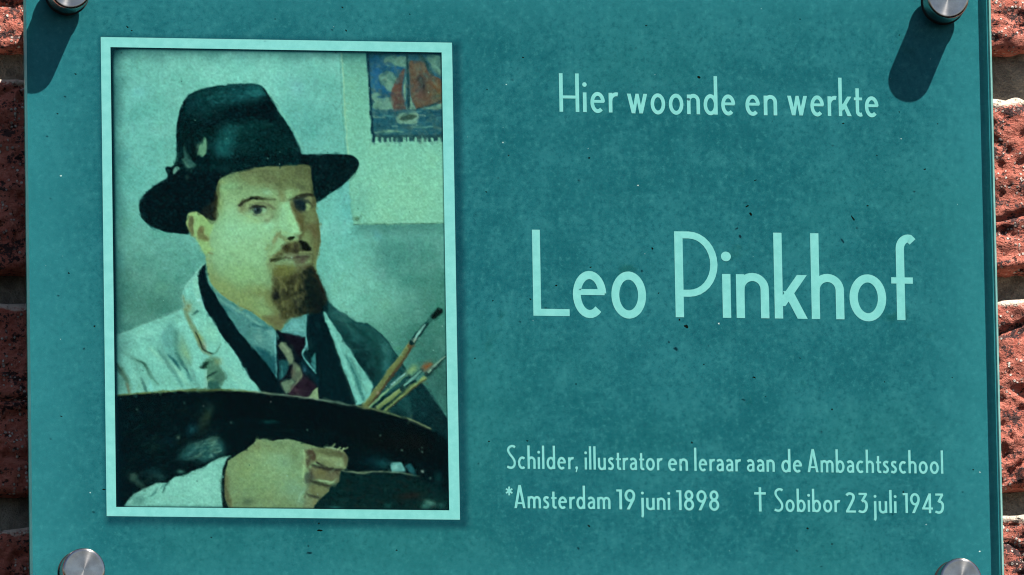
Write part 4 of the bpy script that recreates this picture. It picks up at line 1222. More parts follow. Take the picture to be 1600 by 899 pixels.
def make_teal_material(bx0, bx1, bz0, bz1, hw, hh):
    """mottled teal print with the soft grey-blue drop edge printed round the portrait's border"""
    m = NT('mottled_teal_print')
    tc = m.n('TexCoord').outputs['Object']
    n1 = m.noise(tc, 34, 4, 0.62, 0.5)
    n2 = m.noise(tc, 130, 4, 0.68, 0.4)
    n3 = m.noise(tc, 560, 3, 0.7)
    n4 = m.noise(tc, 9, 2, 0.5)
    c = m.mix(m.step(n1, 0.25, 0.75), cols(29, 106, 112), cols(47, 127, 132))
    c = m.mix(m.math('MULTIPLY', m.step(n2, 0.46, 0.74), 0.38), c, cols(66, 147, 149))
    c = m.mix(m.math('MULTIPLY', m.step(n2, 0.52, 0.26), 0.38), c, cols(24, 97, 104))
    c = m.mix(m.math('MULTIPLY', m.step(n3, 0.52, 0.30), 0.60), c, cols(20, 92, 101))
    c = m.mix(m.math('MULTIPLY', m.step(n3, 0.52, 0.75), 0.50), c, cols(74, 157, 156))
    c = m.mix(m.math('MULTIPLY', m.step(n4, 0.5, 0.7), 0.25), c, cols(44, 127, 116))
    sp = m.n('SeparateXYZ'); m.l(tc, sp.inputs[0])
    x, z = sp.outputs[0], sp.outputs[2]
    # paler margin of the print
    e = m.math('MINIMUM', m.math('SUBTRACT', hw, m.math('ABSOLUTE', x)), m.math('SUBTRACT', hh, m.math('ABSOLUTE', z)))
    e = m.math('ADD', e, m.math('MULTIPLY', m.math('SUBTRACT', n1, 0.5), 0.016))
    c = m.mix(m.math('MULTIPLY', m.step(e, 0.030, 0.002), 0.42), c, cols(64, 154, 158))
    # mossy stains
    st = m.step(m.noise(tc, 46, 4, 0.65), 0.63, 0.75)
    c = m.mix(m.math('MULTIPLY', st, 0.5), c, cols(24, 88, 74))
    # the printed drop edge
    cxm, czm, hx, hz = (bx0 + bx1) / 2, (bz0 + bz1) / 2, (bx1 - bx0) / 2, (bz1 - bz0) / 2
    o = 0.0012
    dx = m.math('MAXIMUM', m.math('SUBTRACT', m.math('ABSOLUTE', m.math('SUBTRACT', x, cxm + o)), hx), 0.0)
    dz = m.math('MAXIMUM', m.math('SUBTRACT', m.math('ABSOLUTE', m.math('SUBTRACT', z, czm - o)), hz), 0.0)
    d = m.math('SQRT', m.math('ADD', m.math('MULTIPLY', dx, dx), m.math('MULTIPLY', dz, dz)))
    c = m.mix(m.math('MULTIPLY', m.step(d, 0.0030, 0.0), 0.66), c, cols(6, 50, 66))
    m.l(c, m.bsdf.inputs['Base Color'])
    m.bsdf.inputs['Roughness'].default_value = 0.6
    m.bsdf.inputs['Specular IOR Level'].default_value = 0.0
    return m.m


def make_print_white():
    m = NT('pale_print')
    tc = m.n('TexCoord').outputs['Object']
    n = m.noise(tc, 300, 4, 0.6)
    c = m.mix(m.step(n, 0.3, 0.7), cols(142, 222, 212), cols(156, 233, 222))
    m.l(c, m.bsdf.inputs['Base Color'])
    m.bsdf.inputs['Roughness'].default_value = 0.6
    m.bsdf.inputs['Specular IOR Level'].default_value = 0.0
    return m.m


def make_portrait_material():
    m = NT('portrait_print')
    a = m.n('VertexColor', layer_name='print')
    m.l(a.outputs['Color'], m.bsdf.inputs['Base Color'])
    m.bsdf.inputs['Roughness'].default_value = 0.6
    m.bsdf.inputs['Specular IOR Level'].default_value = 0.0
    return m.m


def make_glass(name, tint, gloss=1.0):
    m = NT(name)
    m.t.nodes.remove(m.bsdf)
    tr = m.n('BsdfTransparent'); tr.inputs[0].default_value = tint
    gl = m.n('BsdfGlossy'); gl.inputs['Roughness'].default_value = 0.03
    gl.inputs['Color'].default_value = (gloss, gloss, gloss, 1)
    fr = m.n('Fresnel', i_IOR=1.5)
    mx = m.n('MixShader')
    bf = m.n('NewGeometry').outputs['Backfacing']                  # the pane reflects on its outer side
    m.l(m.math('MULTIPLY', fr.outputs[0], m.math('SUBTRACT', 1.0, bf)), mx.inputs[0])
    m.l(tr.outputs[0], mx.inputs[1]); m.l(gl.outputs[0], mx.inputs[2])
    m.l(mx.outputs[0], m.out.inputs['Surface'])
    return m.m


def make_glass_edge():
    """ground and polished rim of the pane: green, half clear"""
    m = NT('green_glass_edge')
    m.bsdf.inputs['Base Color'].default_value = (0.05, 0.26, 0.24, 1)
    m.bsdf.inputs['Roughness'].default_value = 0.25
    tc = m.n('TexCoord').outputs['Object']
    n = m.noise(m.scaled(tc, 1, 1, 1), 160, 3, 0.6)
    c = m.mix(m.step(n, 0.35, 0.7), (0.04, 0.20, 0.19, 1), (0.10, 0.36, 0.34, 1))
    m.l(c, m.bsdf.inputs['Base Color'])
    tr = m.n('BsdfTransparent'); tr.inputs[0].default_value = (0.5, 0.85, 0.8, 1)
    mx = m.n('MixShader'); mx.inputs[0].default_value = 0.90
    m.l(tr.outputs[0], mx.inputs[1]); m.l(m.bsdf.outputs[0], mx.inputs[2])
    m.l(mx.outputs[0], m.out.inputs['Surface'])
    return m.m


def make_ground_chamfer():
    m = NT('ground_glass_chamfer')
    tc = m.n('TexCoord').outputs['Object']
    n = m.noise(tc, 220, 3, 0.6)
    c = m.mix(m.step(n, 0.35, 0.7), (0.22, 0.50, 0.46, 1), (0.34, 0.66, 0.60, 1))
    m.l(c, m.bsdf.inputs['Base Color'])
    m.bsdf.inputs['Roughness'].default_value = 0.45
    tl = m.n('BsdfTranslucent'); tl.inputs[0].default_value = (0.55, 0.9, 0.85, 1)
    mx = m.n('MixShader'); mx.inputs[0].default_value = 0.45
    m.l(m.bsdf.outputs[0], mx.inputs[1]); m.l(tl.outputs[0], mx.inputs[2])
    m.l(mx.outputs[0], m.out.inputs['Surface'])
    return m.m


def make_steel():
    m = NT('turned_stainless_steel')
    m.bsdf.inputs['Metallic'].default_value = 1.0
    tc = m.n('TexCoord').outputs['Object']
    sp = m.n('SeparateXYZ'); m.l(tc, sp.inputs[0])
    r = m.math('SQRT', m.math('ADD', m.math('MULTIPLY', sp.outputs[0], sp.outputs[0]), m.math('MULTIPLY', sp.outputs[2], sp.outputs[2])))
    cm = m.n('CombineXYZ'); m.l(r, cm.inputs[0])
    rings = m.noise(cm.outputs[0], 5200, 3, 0.6)
    n = m.noise(tc, 240, 4, 0.6)
    c = m.mix(m.step(n, 0.3, 0.75), (0.50, 0.475, 0.455, 1), (0.34, 0.32, 0.31, 1))
    m.l(c, m.bsdf.inputs['Base Color'])
    m.l(m.math('MULTIPLY_ADD', rings, 0.12, 0.15), m.bsdf.inputs['Roughness'])
    m.bsdf.inputs['Anisotropic Rotation'].default_value = 0.25
    m.bsdf.inputs['Anisotropic'].default_value = 0.90
    tg = m.n('Tangent', direction_type='RADIAL', axis='Y')
    m.l(tg.outputs[0], m.bsdf.inputs['Tangent'])
    b = m.n('Bump', i_Strength=0.06, i_Distance=0.0001)
    m.l(rings, b.inputs['Height']); m.l(b.outputs[0], m.bsdf.inputs['Normal'])
    return m.m


def plain(name, col, rough, spec=0.4):
    m = NT(name)
    tc = m.n('TexCoord').outputs['Object']
    n = m.noise(tc, 500, 3, 0.6)
    d = tuple(k * 0.7 for k in col[:3]) + (1,)
    m.l(m.mix(n, d, col), m.bsdf.inputs['Base Color'])
    m.bsdf.inputs['Roughness'].default_value = rough
    m.bsdf.inputs['Specular IOR Level'].default_value = spec
    return m.m


# ------------------------------------------------------------------ the brick wall
WALL_Y = 0.020                       # brick faces stand 20 mm behind the print
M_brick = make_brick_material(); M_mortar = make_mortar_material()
wall = thing('brick_wall', 'rough red brick wall with recessed grey joints behind the glass plaque', 'brick wall', (0, WALL_Y, 0))


def vnoise(x, y, seed):
    """value noise on arrays"""
    xi = np.floor(x).astype(np.int64); yi = np.floor(y).astype(np.int64)
    ux = x - xi; uy = y - yi
    ux = ux * ux * (3 - 2 * ux); uy = uy * uy * (3 - 2 * uy)

    def h(a, b):
        n = (a * 374761393 + b * 668265263 + seed * 1442695041) & 0x7fffffff
        n = ((n ^ (n >> 13)) * 1274126177) & 0x7fffffff
        return ((n ^ (n >> 16)) & 0xffff) / 32767.5 - 1.0
    return (h(xi, yi) * (1 - ux) + h(xi + 1, yi) * ux) * (1 - uy) + (h(xi, yi + 1) * (1 - ux) + h(xi + 1, yi + 1) * ux) * uy


def brick_mesh(length, height, seed, cell):
    nx = max(8, int(round(length / cell))); nz = max(4, int(round(height / cell)))
    xs = np.linspace(-length / 2, length / 2, nx + 1); zs = np.linspace(-height / 2, height / 2, nz + 1)
    X, Z = np.meshgrid(xs, zs)
    mm = 1000.0
    wx, wz = X * mm + 400 * seed, Z * mm
    wob = 2.2 * vnoise(wx / 17, wz / 9, seed + 1)
    f = 0.9 * vnoise(wx / 26, (wz + wob) / 8, seed + 2) + 0.75 * vnoise(wx / 11, (wz + wob) / 3.6, seed + 3) + 0.5 * vnoise(wx / 4.2, wz / 2.3, seed + 4) + 0.25 * vnoise(wx / 1.7, wz / 1.4, seed + 5)
    fold = np.abs(vnoise(wx / 30, (wz + 1.7 * wob) / 7.5, seed + 6))
    f = f - 1.9 * np.exp(-(fold / 0.10) ** 2) * (vnoise(wx / 40, wz / 20, seed + 7) > -0.15)
    pit = vnoise(wx / 2.6, wz / 2.2, seed + 8)
    f = f - 0.9 * np.clip((pit - 0.45) * 4, 0, 1)
    ex = np.minimum(X + length / 2, length / 2 - X) * mm; ez = np.minimum(Z + height / 2, height / 2 - Z) * mm
    rad = 3.2
    rnd = lambda e: np.where(e < rad, rad - np.sqrt(np.maximum(rad ** 2 - (rad - np.clip(e, 0, rad)) ** 2, 0)), 0)
    Y = -(f * 1.0 - 0.75 * rnd(ez) - 0.75 * rnd(ex)) / mm
    jz = (0.9 * vnoise(wx / 14, wz * 0 + 3.3, seed + 9) + 0.5 * vnoise(wx / 4, wz * 0 + 9.1, seed + 10)) / mm
    Zp = Z + jz * (np.abs(Z) / (height / 2)) ** 4
    V = [np.stack([X, Y, Zp], -1).reshape(-1, 3)]
    idx = np.arange((nx + 1) * (nz + 1)).reshape(nz + 1, nx + 1)
    q = np.stack([idx[:-1, :-1], idx[:-1, 1:], idx[1:, 1:], idx[1:, :-1]], -1).reshape(-1, 4)
    ring = np.concatenate([idx[0, :], idx[1:, -1], idx[-1, -2::-1], idx[-2:0:-1, 0]])
    back = V[0][ring].copy(); back[:, 1] = 0.032
    b0 = len(V[0]); n = len(ring)
    V.append(back)
    bi = b0 + np.arange(n)
    sk = np.stack([ring, bi, np.roll(bi, -1), np.roll(ring, -1)], -1)
    faces = [tuple(a) for a in q] + [tuple(a) for a in sk] + [tuple(bi[::-1])]
    return mesh_from('brick', np.concatenate(V), faces, True)


# course lines, measured either side of the plaque (bed joints), then carried on with the same rhythm
def zq(px, py):
    return float(at(px, py, WALL_Y)[1])


jl = [(78, 127), (427, 473), (772, 825)]
jr = [(79, 148), (420, 468), (762, 805)]
xl_, xr_ = float(at(18, 450, WALL_Y)[0]), float(at(1580, 450, WALL_Y)[0])
bott = [(zq(18, a[0]) + zq(1580, b[0])) / 2 for a, b in zip(jl, jr)]      # undersides of the bricks
tops = [(zq(18, a[1]) + zq(1580, b[1])) / 2 for a, b in zip(jl, jr)]      # tops of the bricks below
pitch = (tops[0] - tops[2]) / 2
courses = [(tops[0] + pitch, bott[0]), (tops[0], bott[1]), (tops[1], bott[2]), (tops[2], tops[2] - pitch + 0.010)]
for k in range(1, 6):
    courses.insert(0, (tops[0] + pitch * (k + 1), tops[0] + pitch * k + 0.010))
    courses.append((tops[2] - pitch * k, tops[2] - pitch * (k + 1) + 0.010))
BL, JW = 0.210, 0.010
jx0 = float(at(300, 450, WALL_Y)[0])
near = [brick_mesh(BL, 0.0555, s, 0.00085) for s in range(11, 21)]
far = [brick_mesh(BL, 0.0555, s, 0.0030) for s in range(31, 39)]
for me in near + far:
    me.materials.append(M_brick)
rb = random.Random(5)
cnt = 0
for ci, (zt0, zb0) in enumerate(courses):
    shift = (BL + JW) / 2 if ci % 2 else 0.0
    for k in range(-4, 4):
        zt, zb = zt0, zb0
        x0 = jx0 + shift + k * (BL + JW) + JW / 2
        xc = x0 + BL / 2
        if abs(xc) > 0.80:
            continue
        zc = (zt + zb) / 2
        inview = abs(zc) < 0.13 and abs(xc) < 0.32
        if inview:
            me = near[cnt % len(near)]; cnt += 1
        else:
            me = far[rb.randrange(len(far))]
        b = link('brick', me, None, wall)
        tilt = rb.uniform(-0.003, 0.003)
        if ci - 5 in (0, 1, 2, 3):               # the courses beside the plaque run as measured, not quite level
            f_ = min(1.0, max(0.0, (xc - xl_) / (xr_ - xl_)))
            k_ = ci - 5
            if k_ > 0:
                a0, a1 = zq(18, jl[k_ - 1][1]), zq(1580, jr[k_ - 1][1])
                zt = a0 + (a1 - a0) * f_
            if k_ < 3:
                c0, c1 = zq(18, jl[k_][0]), zq(1580, jr[k_][0])
                zb = c0 + (c1 - c0) * f_
                tilt = -math.atan((c1 - c0) / (xr_ - xl_))
            zc = (zt + zb) / 2
        b.location = (xc, rb.uniform(-0.0006, 0.0008), zc)
        b.scale = (1, 1, (zt - zb) / 0.0555)
        b.rotation_euler = (0, tilt + (math.pi if rb.random() < 0.5 and not inview else 0), 0)
zmin, zmax = courses[-1][1], courses[0][0]
nxm, nzm = 180, 110
mx_ = np.linspace(-0.78, 0.78, nxm + 1); mz_ = np.linspace(zmin, zmax, nzm + 1)
MX, MZ = np.meshgrid(mx_, mz_)
MY = 0.0090 + 0.0016 * vnoise(MX * 1000 / 22, MZ * 1000 / 14, 77) + 0.0006 * vnoise(MX * 1000 / 6, MZ * 1000 / 6, 78)
idx = np.arange(MX.size).reshape(MX.shape)
mf = np.stack([idx[:-1, :-1], idx[:-1, 1:], idx[1:, 1:], idx[1:, :-1]], -1).reshape(-1, 4)
link('mortar', mesh_from('mortar', np.stack([MX, MY, MZ], -1).reshape(-1, 3), mf, True), M_mortar, wall)

# ------------------------------------------------------------------ the plaque
GT = 0.0027                          # glass thickness
GAP = 0.00025
CAPH = 0.0079
Yf = -(GT + GAP)                     # front face of the glass
gx0 = float((at(38, 20, Yf)[0] + at(47, 880, Yf)[0]) / 2)
gx1 = float((at(1550.5, 20, Yf)[0] + at(1567.5, 880, Yf)[0]) / 2)
stud_px = [(110, -18), (1481, -3), (131, 890), (1501, 905)]
sp_ = [at(x, y, Yf - CAPH) for x, y in stud_px]
sxl = float((sp_[0][0] + sp_[2][0]) / 2); sxr = float((sp_[1][0] + sp_[3][0]) / 2)
szt = float((sp_[0][1] + sp_[1][1]) / 2); szb = float((sp_[2][1] + sp_[3][1]) / 2)
inset = ((sxl - gx0) + (gx1 - sxr)) / 2
gz1 = szt + inset; gz0 = szb - inset
PCX, PCZ = (gx0 + gx1) / 2, (gz0 + gz1) / 2
HW, HH = (gx1 - gx0) / 2, (gz1 - gz0) / 2
plaque = thing('memorial_plaque', 'teal glass memorial plaque with printed portrait and pale lettering', 'plaque', (PCX, 0, PCZ))


def loc(px, py, depth=0.0):
    x, z = at(px, py, depth)
    return float(x) - PCX, float(z) - PCZ


# glass pane: slab with ground chamfers, on clear faces and a greener rim
CH = 0.0007


def slab(hw, hh, y0, y1, ch):
    prof = [(0, y1), (ch, y0 + 0), ]
    rings = [(hw - ch, hh - ch, y0), (hw, hh, y0 + ch), (hw, hh, y1 - ch), (hw - ch, hh - ch, y1)]
    V = []
    for (a, b, y) in rings:
        V += [(-a, y, -b), (a, y, -b), (a, y, b), (-a, y, b)]
    F = [(0, 1, 2, 3), (15, 14, 13, 12)]
    for k in range(3):
        for i in range(4):
            j = (i + 1) % 4
            F.append((4 * k + j, 4 * k + i, 4 * k + 4 + i, 4 * k + 4 + j))
    return V, F


M_glass = make_glass('clear_glass', (0.965, 0.99, 0.985, 1), 0.13)
M_edge = make_glass_edge()
V, F = slab(HW, HH, Yf, -GAP, CH)
gm = mesh_from('glass_pane', V, F)
gm.materials.append(M_glass); gm.materials.append(M_edge); gm.materials.append(make_ground_chamfer())
for p in gm.polygons:
    p.material_index = 0 if p.index < 2 else (2 if p.index < 6 else 1)
link('glass_pane', gm, None, plaque)

# border of the portrait
bo = [loc(156, 57), loc(706, 68), loc(719, 813.5), loc(168, 805.5)]
bx0 = (bo[0][0] + bo[3][0]) / 2; bx1 = (bo[1][0] + bo[2][0]) / 2
bz1 = (bo[0][1] + bo[1][1]) / 2; bz0 = (bo[2][1] + bo[3][1]) / 2
PI = 0.0002                          # the print stops short of the glass edge
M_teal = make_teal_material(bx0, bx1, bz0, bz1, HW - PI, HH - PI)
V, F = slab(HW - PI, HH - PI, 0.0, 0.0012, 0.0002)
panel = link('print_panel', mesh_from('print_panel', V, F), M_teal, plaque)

px0, px1, pz0, pz1 = PIC_X0 - PCX, PIC_X1 - PCX, PIC_Z0 - PCZ, PIC_Z1 - PCZ
M_pale = make_print_white()
y = -0.00003
ov = 0.0
V = [(bx0, y, bz0), (bx1, y, bz0), (bx1, y, bz1), (bx0, y, bz1), (px0, y, pz0), (px1, y, pz0), (px1, y, pz1), (px0, y, pz1)]
F = [(0, 1, 5, 4), (1, 2, 6, 5), (2, 3, 7, 6), (3, 0, 4, 7)]

ys = np.linspace(pz1, pz0, PNY + 1); xs = np.linspace(px0, px1, PNX + 1)
PXg, PZg = np.meshgrid(xs, ys)
pv = np.stack([PXg, np.full_like(PXg, -0.00004), PZg], -1).reshape(-1, 3)
idx = np.arange(PXg.size).reshape(PXg.shape)
pf = np.stack([idx[:-1, :-1], idx[1:, :-1], idx[1:, 1:], idx[:-1, 1:]], -1).reshape(-1, 4).astype(np.int32)
pm = bpy.data.meshes.new('portrait_picture')
pm.vertices.add(len(pv)); pm.vertices.foreach_set('co', pv.astype(np.float32).ravel())
pm.loops.add(pf.size); pm.loops.foreach_set('vertex_index', pf.ravel())
pm.polygons.add(len(pf)); pm.polygons.foreach_set('loop_start', np.arange(0, pf.size, 4, dtype=np.int32))
pm.update(calc_edges=True)
ca = pm.color_attributes.new('print', 'FLOAT_COLOR', 'POINT')
rgba = np.ones((len(pv), 4), np.float32)
rgba[:, :3] = (srgb(CV.reshape(-1, 3)) / GAIN)
ca.data.foreach_set('color', rgba.ravel())
picture = link('portrait_picture', pm, make_portrait_material(), plaque)
picture['label'] = 'painted half portrait of a bearded man in hat and white smock holding palette and brushes'
link('picture_border', mesh_from('picture_border', V, F), M_pale, picture)

# ------------------------------------------------------------------ lettering
# A narrow geometric alphabet drawn with strokes; cap height 1, baseline 0.
def arc(cx, cy, rx, ry, a0, a1, n=None):
    n = n or max(4, int(abs(a1 - a0) / 11))
    return [(cx + rx * math.cos(R(t)), cy + ry * math.sin(R(t))) for t in np.linspace(a0, a1, n + 1)]


def spl(pts, n=7):
    return [tuple(q) for q in spline(np.asarray(pts, float), False, n)]


def alphabet(w):
    h = w / 2
    g = {}
    t = w * 0.86                                       # thinner horizontals
    rx = 0.208 - h; ry = 0.274 - h; oy = 0.254
    S = lambda pts, ww=w: ('s', pts, ww)
    C = lambda pts, ww=w: ('c', pts, ww)
    D = lambda x0, y0, x1, y1, ww=w * 1.08: ('q', [(x0 - ww / 2, y0), (x0 + ww / 2, y0), (x1 + ww / 2, y1), (x1 - ww / 2, y1)])
    dot = lambda x, y, r=w * 0.60: ('p', arc(x, y, r, r, 0, 342, 18))
    g['L'] = (0.435, [S([(h, 0), (h, 1)]), S([(w * 0.9, t / 2), (0.435, t / 2)], t)])
    g['H'] = (0.545, [S([(h, 0), (h, 1)]), S([(0.545 - h, 0), (0.545 - h, 1)]), S([(h, 0.385), (0.545 - h, 0.385)], t * 0.9)])
    g['P'] = (0.49, [S([(h, 0), (h, 1)]), S([(h, 1 - t / 2), (0.16, 1 - t / 2)] + arc(0.16, 0.62, 0.33 - h, 0.38 - t / 2, 90, -90) + [(h, 0.24 + t / 2)], t)])
    g['A'] = (0.50, [D(0.055, 0, 0.25, 1), D(0.445, 0, 0.25, 1), S([(0.10, 0.215), (0.40, 0.215)], t * 0.85)])
    g['S'] = (0.41, [S(spl([(0.385, 0.915), (0.30, 0.962), (0.19, 0.955), (0.085, 0.87), (0.075, 0.74), (0.16, 0.60), (0.275, 0.46), (0.355, 0.31), (0.345, 0.15), (0.25, 0.05), (0.13, 0.04), (0.015, 0.085)]), w * 0.95)])
    g['o'] = (0.416, [C(arc(0.208, oy, rx, ry, 0, 350, 36))])
    g['e'] = (0.40, [S([(0.085, 0.283), (0.40 - h * 0.4, 0.283)], t * 0.85), S(arc(0.20, oy, 0.20 - h, ry, 3, 312))])
    g['c'] = (0.345, [S(arc(0.205, oy, 0.205 - h, ry, 52, 308))])
    g['i'] = (w, [S([(h, 0), (h, 0.51)]), dot(h, 0.715)])
    g['l'] = (w, [S([(h, 0), (h, 1)])])
    arch = lambda x0, x1: [(x0, 0.30)] + arc((x0 + x1) / 2, 0.335, (x1 - x0) / 2, 0.145, 168, 0) + [(x1, 0)]
    g['n'] = (0.37, [S([(h, 0), (h, 0.51)]), S(arch(h, 0.37 - h))])
    g['h'] = (0.37, [S([(h, 0), (h, 1)]), S(arch(h, 0.37 - h))])
    g['m'] = (0.60, [S([(h, 0), (h, 0.51)]), S(arch(h, 0.30)), S(arch(0.30, 0.60 - h))])
    g['u'] = (0.37, [S([(0.37 - h, 0), (0.37 - h, 0.51)]), S([(h, 0.51), (h, 0.17)] + arc(0.185, 0.17, 0.185 - h, 0.145, 180, 345) + [(0.37 - h, 0.20)])])
    g['r'] = (0.25, [S([(h, 0), (h, 0.51)]), S([(h, 0.29)] + arc(0.215, 0.30, 0.215 - h, 0.175, 165, 84) + [(0.255, 0.468)])])
    g['d'] = (0.40, [S([(0.40 - h, 0), (0.40 - h, 1)]), C(arc(0.198, oy, 0.198 - h, ry, 0, 350, 36))])
    g['b'] = (0.40, [S([(h, 0), (h, 1)]), C(arc(0.202, oy, 0.202 - h, ry, 0, 350, 36))])
    g['k'] = (0.375, [S([(h, 0), (h, 1)]), D(0.065, 0.145, 0.315, 0.51, w * 1.2), D(0.315, 0, 0.155, 0.32, w * 1.2)])
    g['t'] = (0.245, [S([(0.10, 0.73), (0.10, 0.13)] + arc(0.185, 0.13, 0.085, 0.13 - t / 2, 180, 275) + [(0.235, 0.055)]), S([(0, 0.455), (0.24, 0.455)], t * 0.85)])
    g['f'] = (0.255, [S([(0.105, 0), (0.105, 0.83)] + arc(0.20, 0.83, 0.095, 0.17 - h, 180, 80) + [(0.252, 0.915)]), S([(0, 0.462), (0.245, 0.462)], t * 0.9)])
    g['s'] = (0.27, [S(spl([(0.245, 0.445), (0.165, 0.482), (0.085, 0.455), (0.06, 0.385), (0.10, 0.315), (0.175, 0.255), (0.222, 0.18), (0.205, 0.085), (0.13, 0.035), (0.015, 0.07)]))])
    g['a'] = (0.345, [S(spl([(0.045, 0.425), (0.12, 0.475), (0.20, 0.475), (0.27, 0.42), (0.297, 0.32)]) + [(0.345 - h, 0.0)]), S(spl([(0.30, 0.285), (0.19, 0.285), (0.095, 0.245), (0.055, 0.155), (0.09, 0.065), (0.165, 0.033), (0.25, 0.075), (0.30, 0.15)]), t)])
    g['w'] = (0.56, [D(0.045, 0.51, 0.175, 0), D(0.28, 0.51, 0.175, 0, w * 0.9), D(0.28, 0.51, 0.385, 0, w * 0.9), D(0.515, 0.51, 0.385, 0)])
    g['j'] = (0.15, [S([(0.15 - h, 0.51), (0.15 - h, -0.20)] + arc(0.045, -0.20, 0.105 - h, 0.13, 0, -70)), dot(0.15 - h, 0.715)])
    g[','] = (0.12, [dot(0.07, 0.065), ('q', [(0.02, -0.12), (0.07, -0.12), (0.125, 0.06), (0.06, 0.06)])])
    g['1'] = (0.215, [S([(0.215 - h, 0), (0.215 - h, 0.86)]), S([(0.0, 0.86 - t * 0.5), (0.18, 0.86 - t * 0.5)], t)])
    g['9'] = (0.42, [C(arc(0.21, 0.60, 0.21 - h, 0.27 - h, 0, 350, 36)), D(0.135, 0, 0.345, 0.46, w * 1.12)])
    g['8'] = (0.42, [C(arc(0.21, 0.645, 0.185 - h, 0.225 - h, 0, 350, 32)), C(arc(0.21, 0.235, 0.21 - h, 0.25 - h, 0, 350, 36))])
    g['2'] = (0.40, [S(spl([(0.03, 0.74), (0.10, 0.815), (0.20, 0.82), (0.295, 0.755), (0.31, 0.63), (0.255, 0.48), (0.16, 0.28), (0.05, 0.06)])), S([(0.0, t / 2), (0.40, t / 2)], t)])
    g['3'] = (0.38, [S([(0.02, 0.86 - t / 2), (0.35, 0.86 - t / 2)], t), D(0.155, 0.50, 0.315, 0.80, w * 1.05), S(spl([(0.15, 0.50), (0.25, 0.50), (0.325, 0.40), (0.33, 0.24), (0.275, 0.09), (0.16, 0.03), (0.01, 0.075)]))])
    g['4'] = (0.46, [S([(0.335, 0), (0.335, 0.86)]), D(0.045, 0.20, 0.325, 0.82, w * 1.0), S([(0.0, 0.205), (0.46, 0.205)], t)])
    g['\u2020'] = (0.50, [S([(0.25, 0), (0.25, 1.05)], w * 1.05), S([(0, 0.785), (0.50, 0.785)], w)])
    g['*'] = (0.32, [S([(0.16 + 0.16 * math.cos(R(q)), 0.735 + 0.19 * math.sin(R(q))), (0.16 - 0.16 * math.cos(R(q)), 0.735 - 0.19 * math.sin(R(q)))], 0.075) for q in (90, 30, 150)])
    return g


def strip(pts, w, closed=False):
    p = np.asarray(pts, float); n = len(p)
    keep = [0] + [i for i in range(1, n) if np.hypot(*(p[i] - p[i - 1])) > 1e-5]
    p = p[keep]; n = len(p)
    L, Rr = [], []
    for i in range(n):
        if closed:
            a = p[i] - p[i - 1]; b = p[(i + 1) % n] - p[i]
        else:
            a = p[i] - p[max(i - 1, 0)] if i else p[1] - p[0]
            b = p[min(i + 1, n - 1)] - p[i] if i < n - 1 else p[n - 1] - p[n - 2]
        a = a / np.hypot(*a); b = b / np.hypot(*b)
        m = a + b; m /= np.hypot(*m)
        nrm = np.array((-m[1], m[0]))
        k = 1 / max(0.5, float(np.dot(nrm, (-a[1], a[0]))))
        L.append(p[i] + nrm * w / 2 * k); Rr.append(p[i] - nrm * w / 2 * k)
    V = L + Rr
    F = [(i, i + 1, n + i + 1, n + i) for i in range(n - 1)]
    if closed:
        F.append((n - 1, 0, n, 2 * n - 1))
    return V, F


def lettering(words, cap_px, weight, track):
    """words: (text, left px, right px, baseline px at left, at right) measured on the photograph"""
    g = alphabet(weight)
    VV, FF = [], []
    for text, xa, xb, ya, yb in words:
        adv = [g[c][0] for c in text]
        tr = [track * (0.7 if c in 'rtkfLP' else 1.0) for c in text]
        nat = sum(adv) + sum(tr[:-1])
        x0, z0 = loc(xa, ya); x1, z1 = loc(xb, yb)
        zb_ = (z0 + z1) / 2
        sc = cap_px * PX / math.cos(PITCH)
        sx = (x1 - x0) / nat
        cur = 0.0
        for c, a, t_ in zip(text, adv, tr):
            for k, item in enumerate(g[c][1]):
                if item[0] in 'sc':
                    v, f = strip(item[1], item[2], item[0] == 'c')
                else:
                    v = [np.asarray(q, float) for q in item[1]]
                    f = [tuple(range(len(v)))]
                b0 = len(VV)
                yy = -0.00004 - 0.000008 * k
                for q in v:
                    VV.append((x0 + (cur + q[0]) * sx, yy, zb_ + q[1] * sc))
                FF += [tuple(b0 + i for i in ff) for ff in f]
            cur += a + t_
    return mesh_from('lettering', VV, FF)


lines = [
    ('pale printed words in the plaque\'s top line', 60.5, 0.100, 0.105, [('Hier', 874.3, 965.5, 175, 176), ('woonde', 980.5, 1149, 177.5, 179.5), ('en', 1165, 1214.5, 180, 180.5), ('werkte', 1231, 1373, 181, 182)]),
    ('large pale printed name in the middle of the plaque', 134.5, 0.094, 0.062, [('Leo', 833.5, 1010, 493.3, 496), ('Pinkhof', 1055.8, 1429, 495.5, 501)]),
    ('small pale printed line on profession', 36.3, 0.105, 0.10, [('Schilder,', 792.2, 902.7, 732.5, 733.5), ('illustrator', 913.7, 1035, 733.5, 735.5), ('en', 1044, 1075, 735.5, 736), ('leraar', 1085, 1157.5, 736, 737), ('aan', 1166.8, 1210.7, 737, 737.5), ('de', 1221, 1253.5, 737.8, 738.3), ('Ambachtsschool', 1262, 1474, 738, 740.5)]),
    ('small pale printed line of dates at the bottom', 36.0, 0.105, 0.10, [('*', 790.3, 801.7, 794, 794), ('Amsterdam', 803.8, 954, 794, 796), ('19', 963.5, 993, 796, 796.5), ('juni', 1000.7, 1047.3, 796.5, 797), ('1898', 1057, 1124, 797.3, 798), ('\u2020', 1179, 1197, 799.5, 799.5), ('Sobibor', 1210, 1312.5, 799.5, 800.5), ('23', 1322, 1356, 801, 801.5), ('juli', 1364.2, 1401, 801.5, 802), ('1943', 1411, 1475, 801.8, 802.5)]),
]
for lab, cap_px, wgt, trk, words in lines:
    o = link('lettering', lettering(words, cap_px, wgt, trk), M_pale, plaque)
    o['label'] = lab

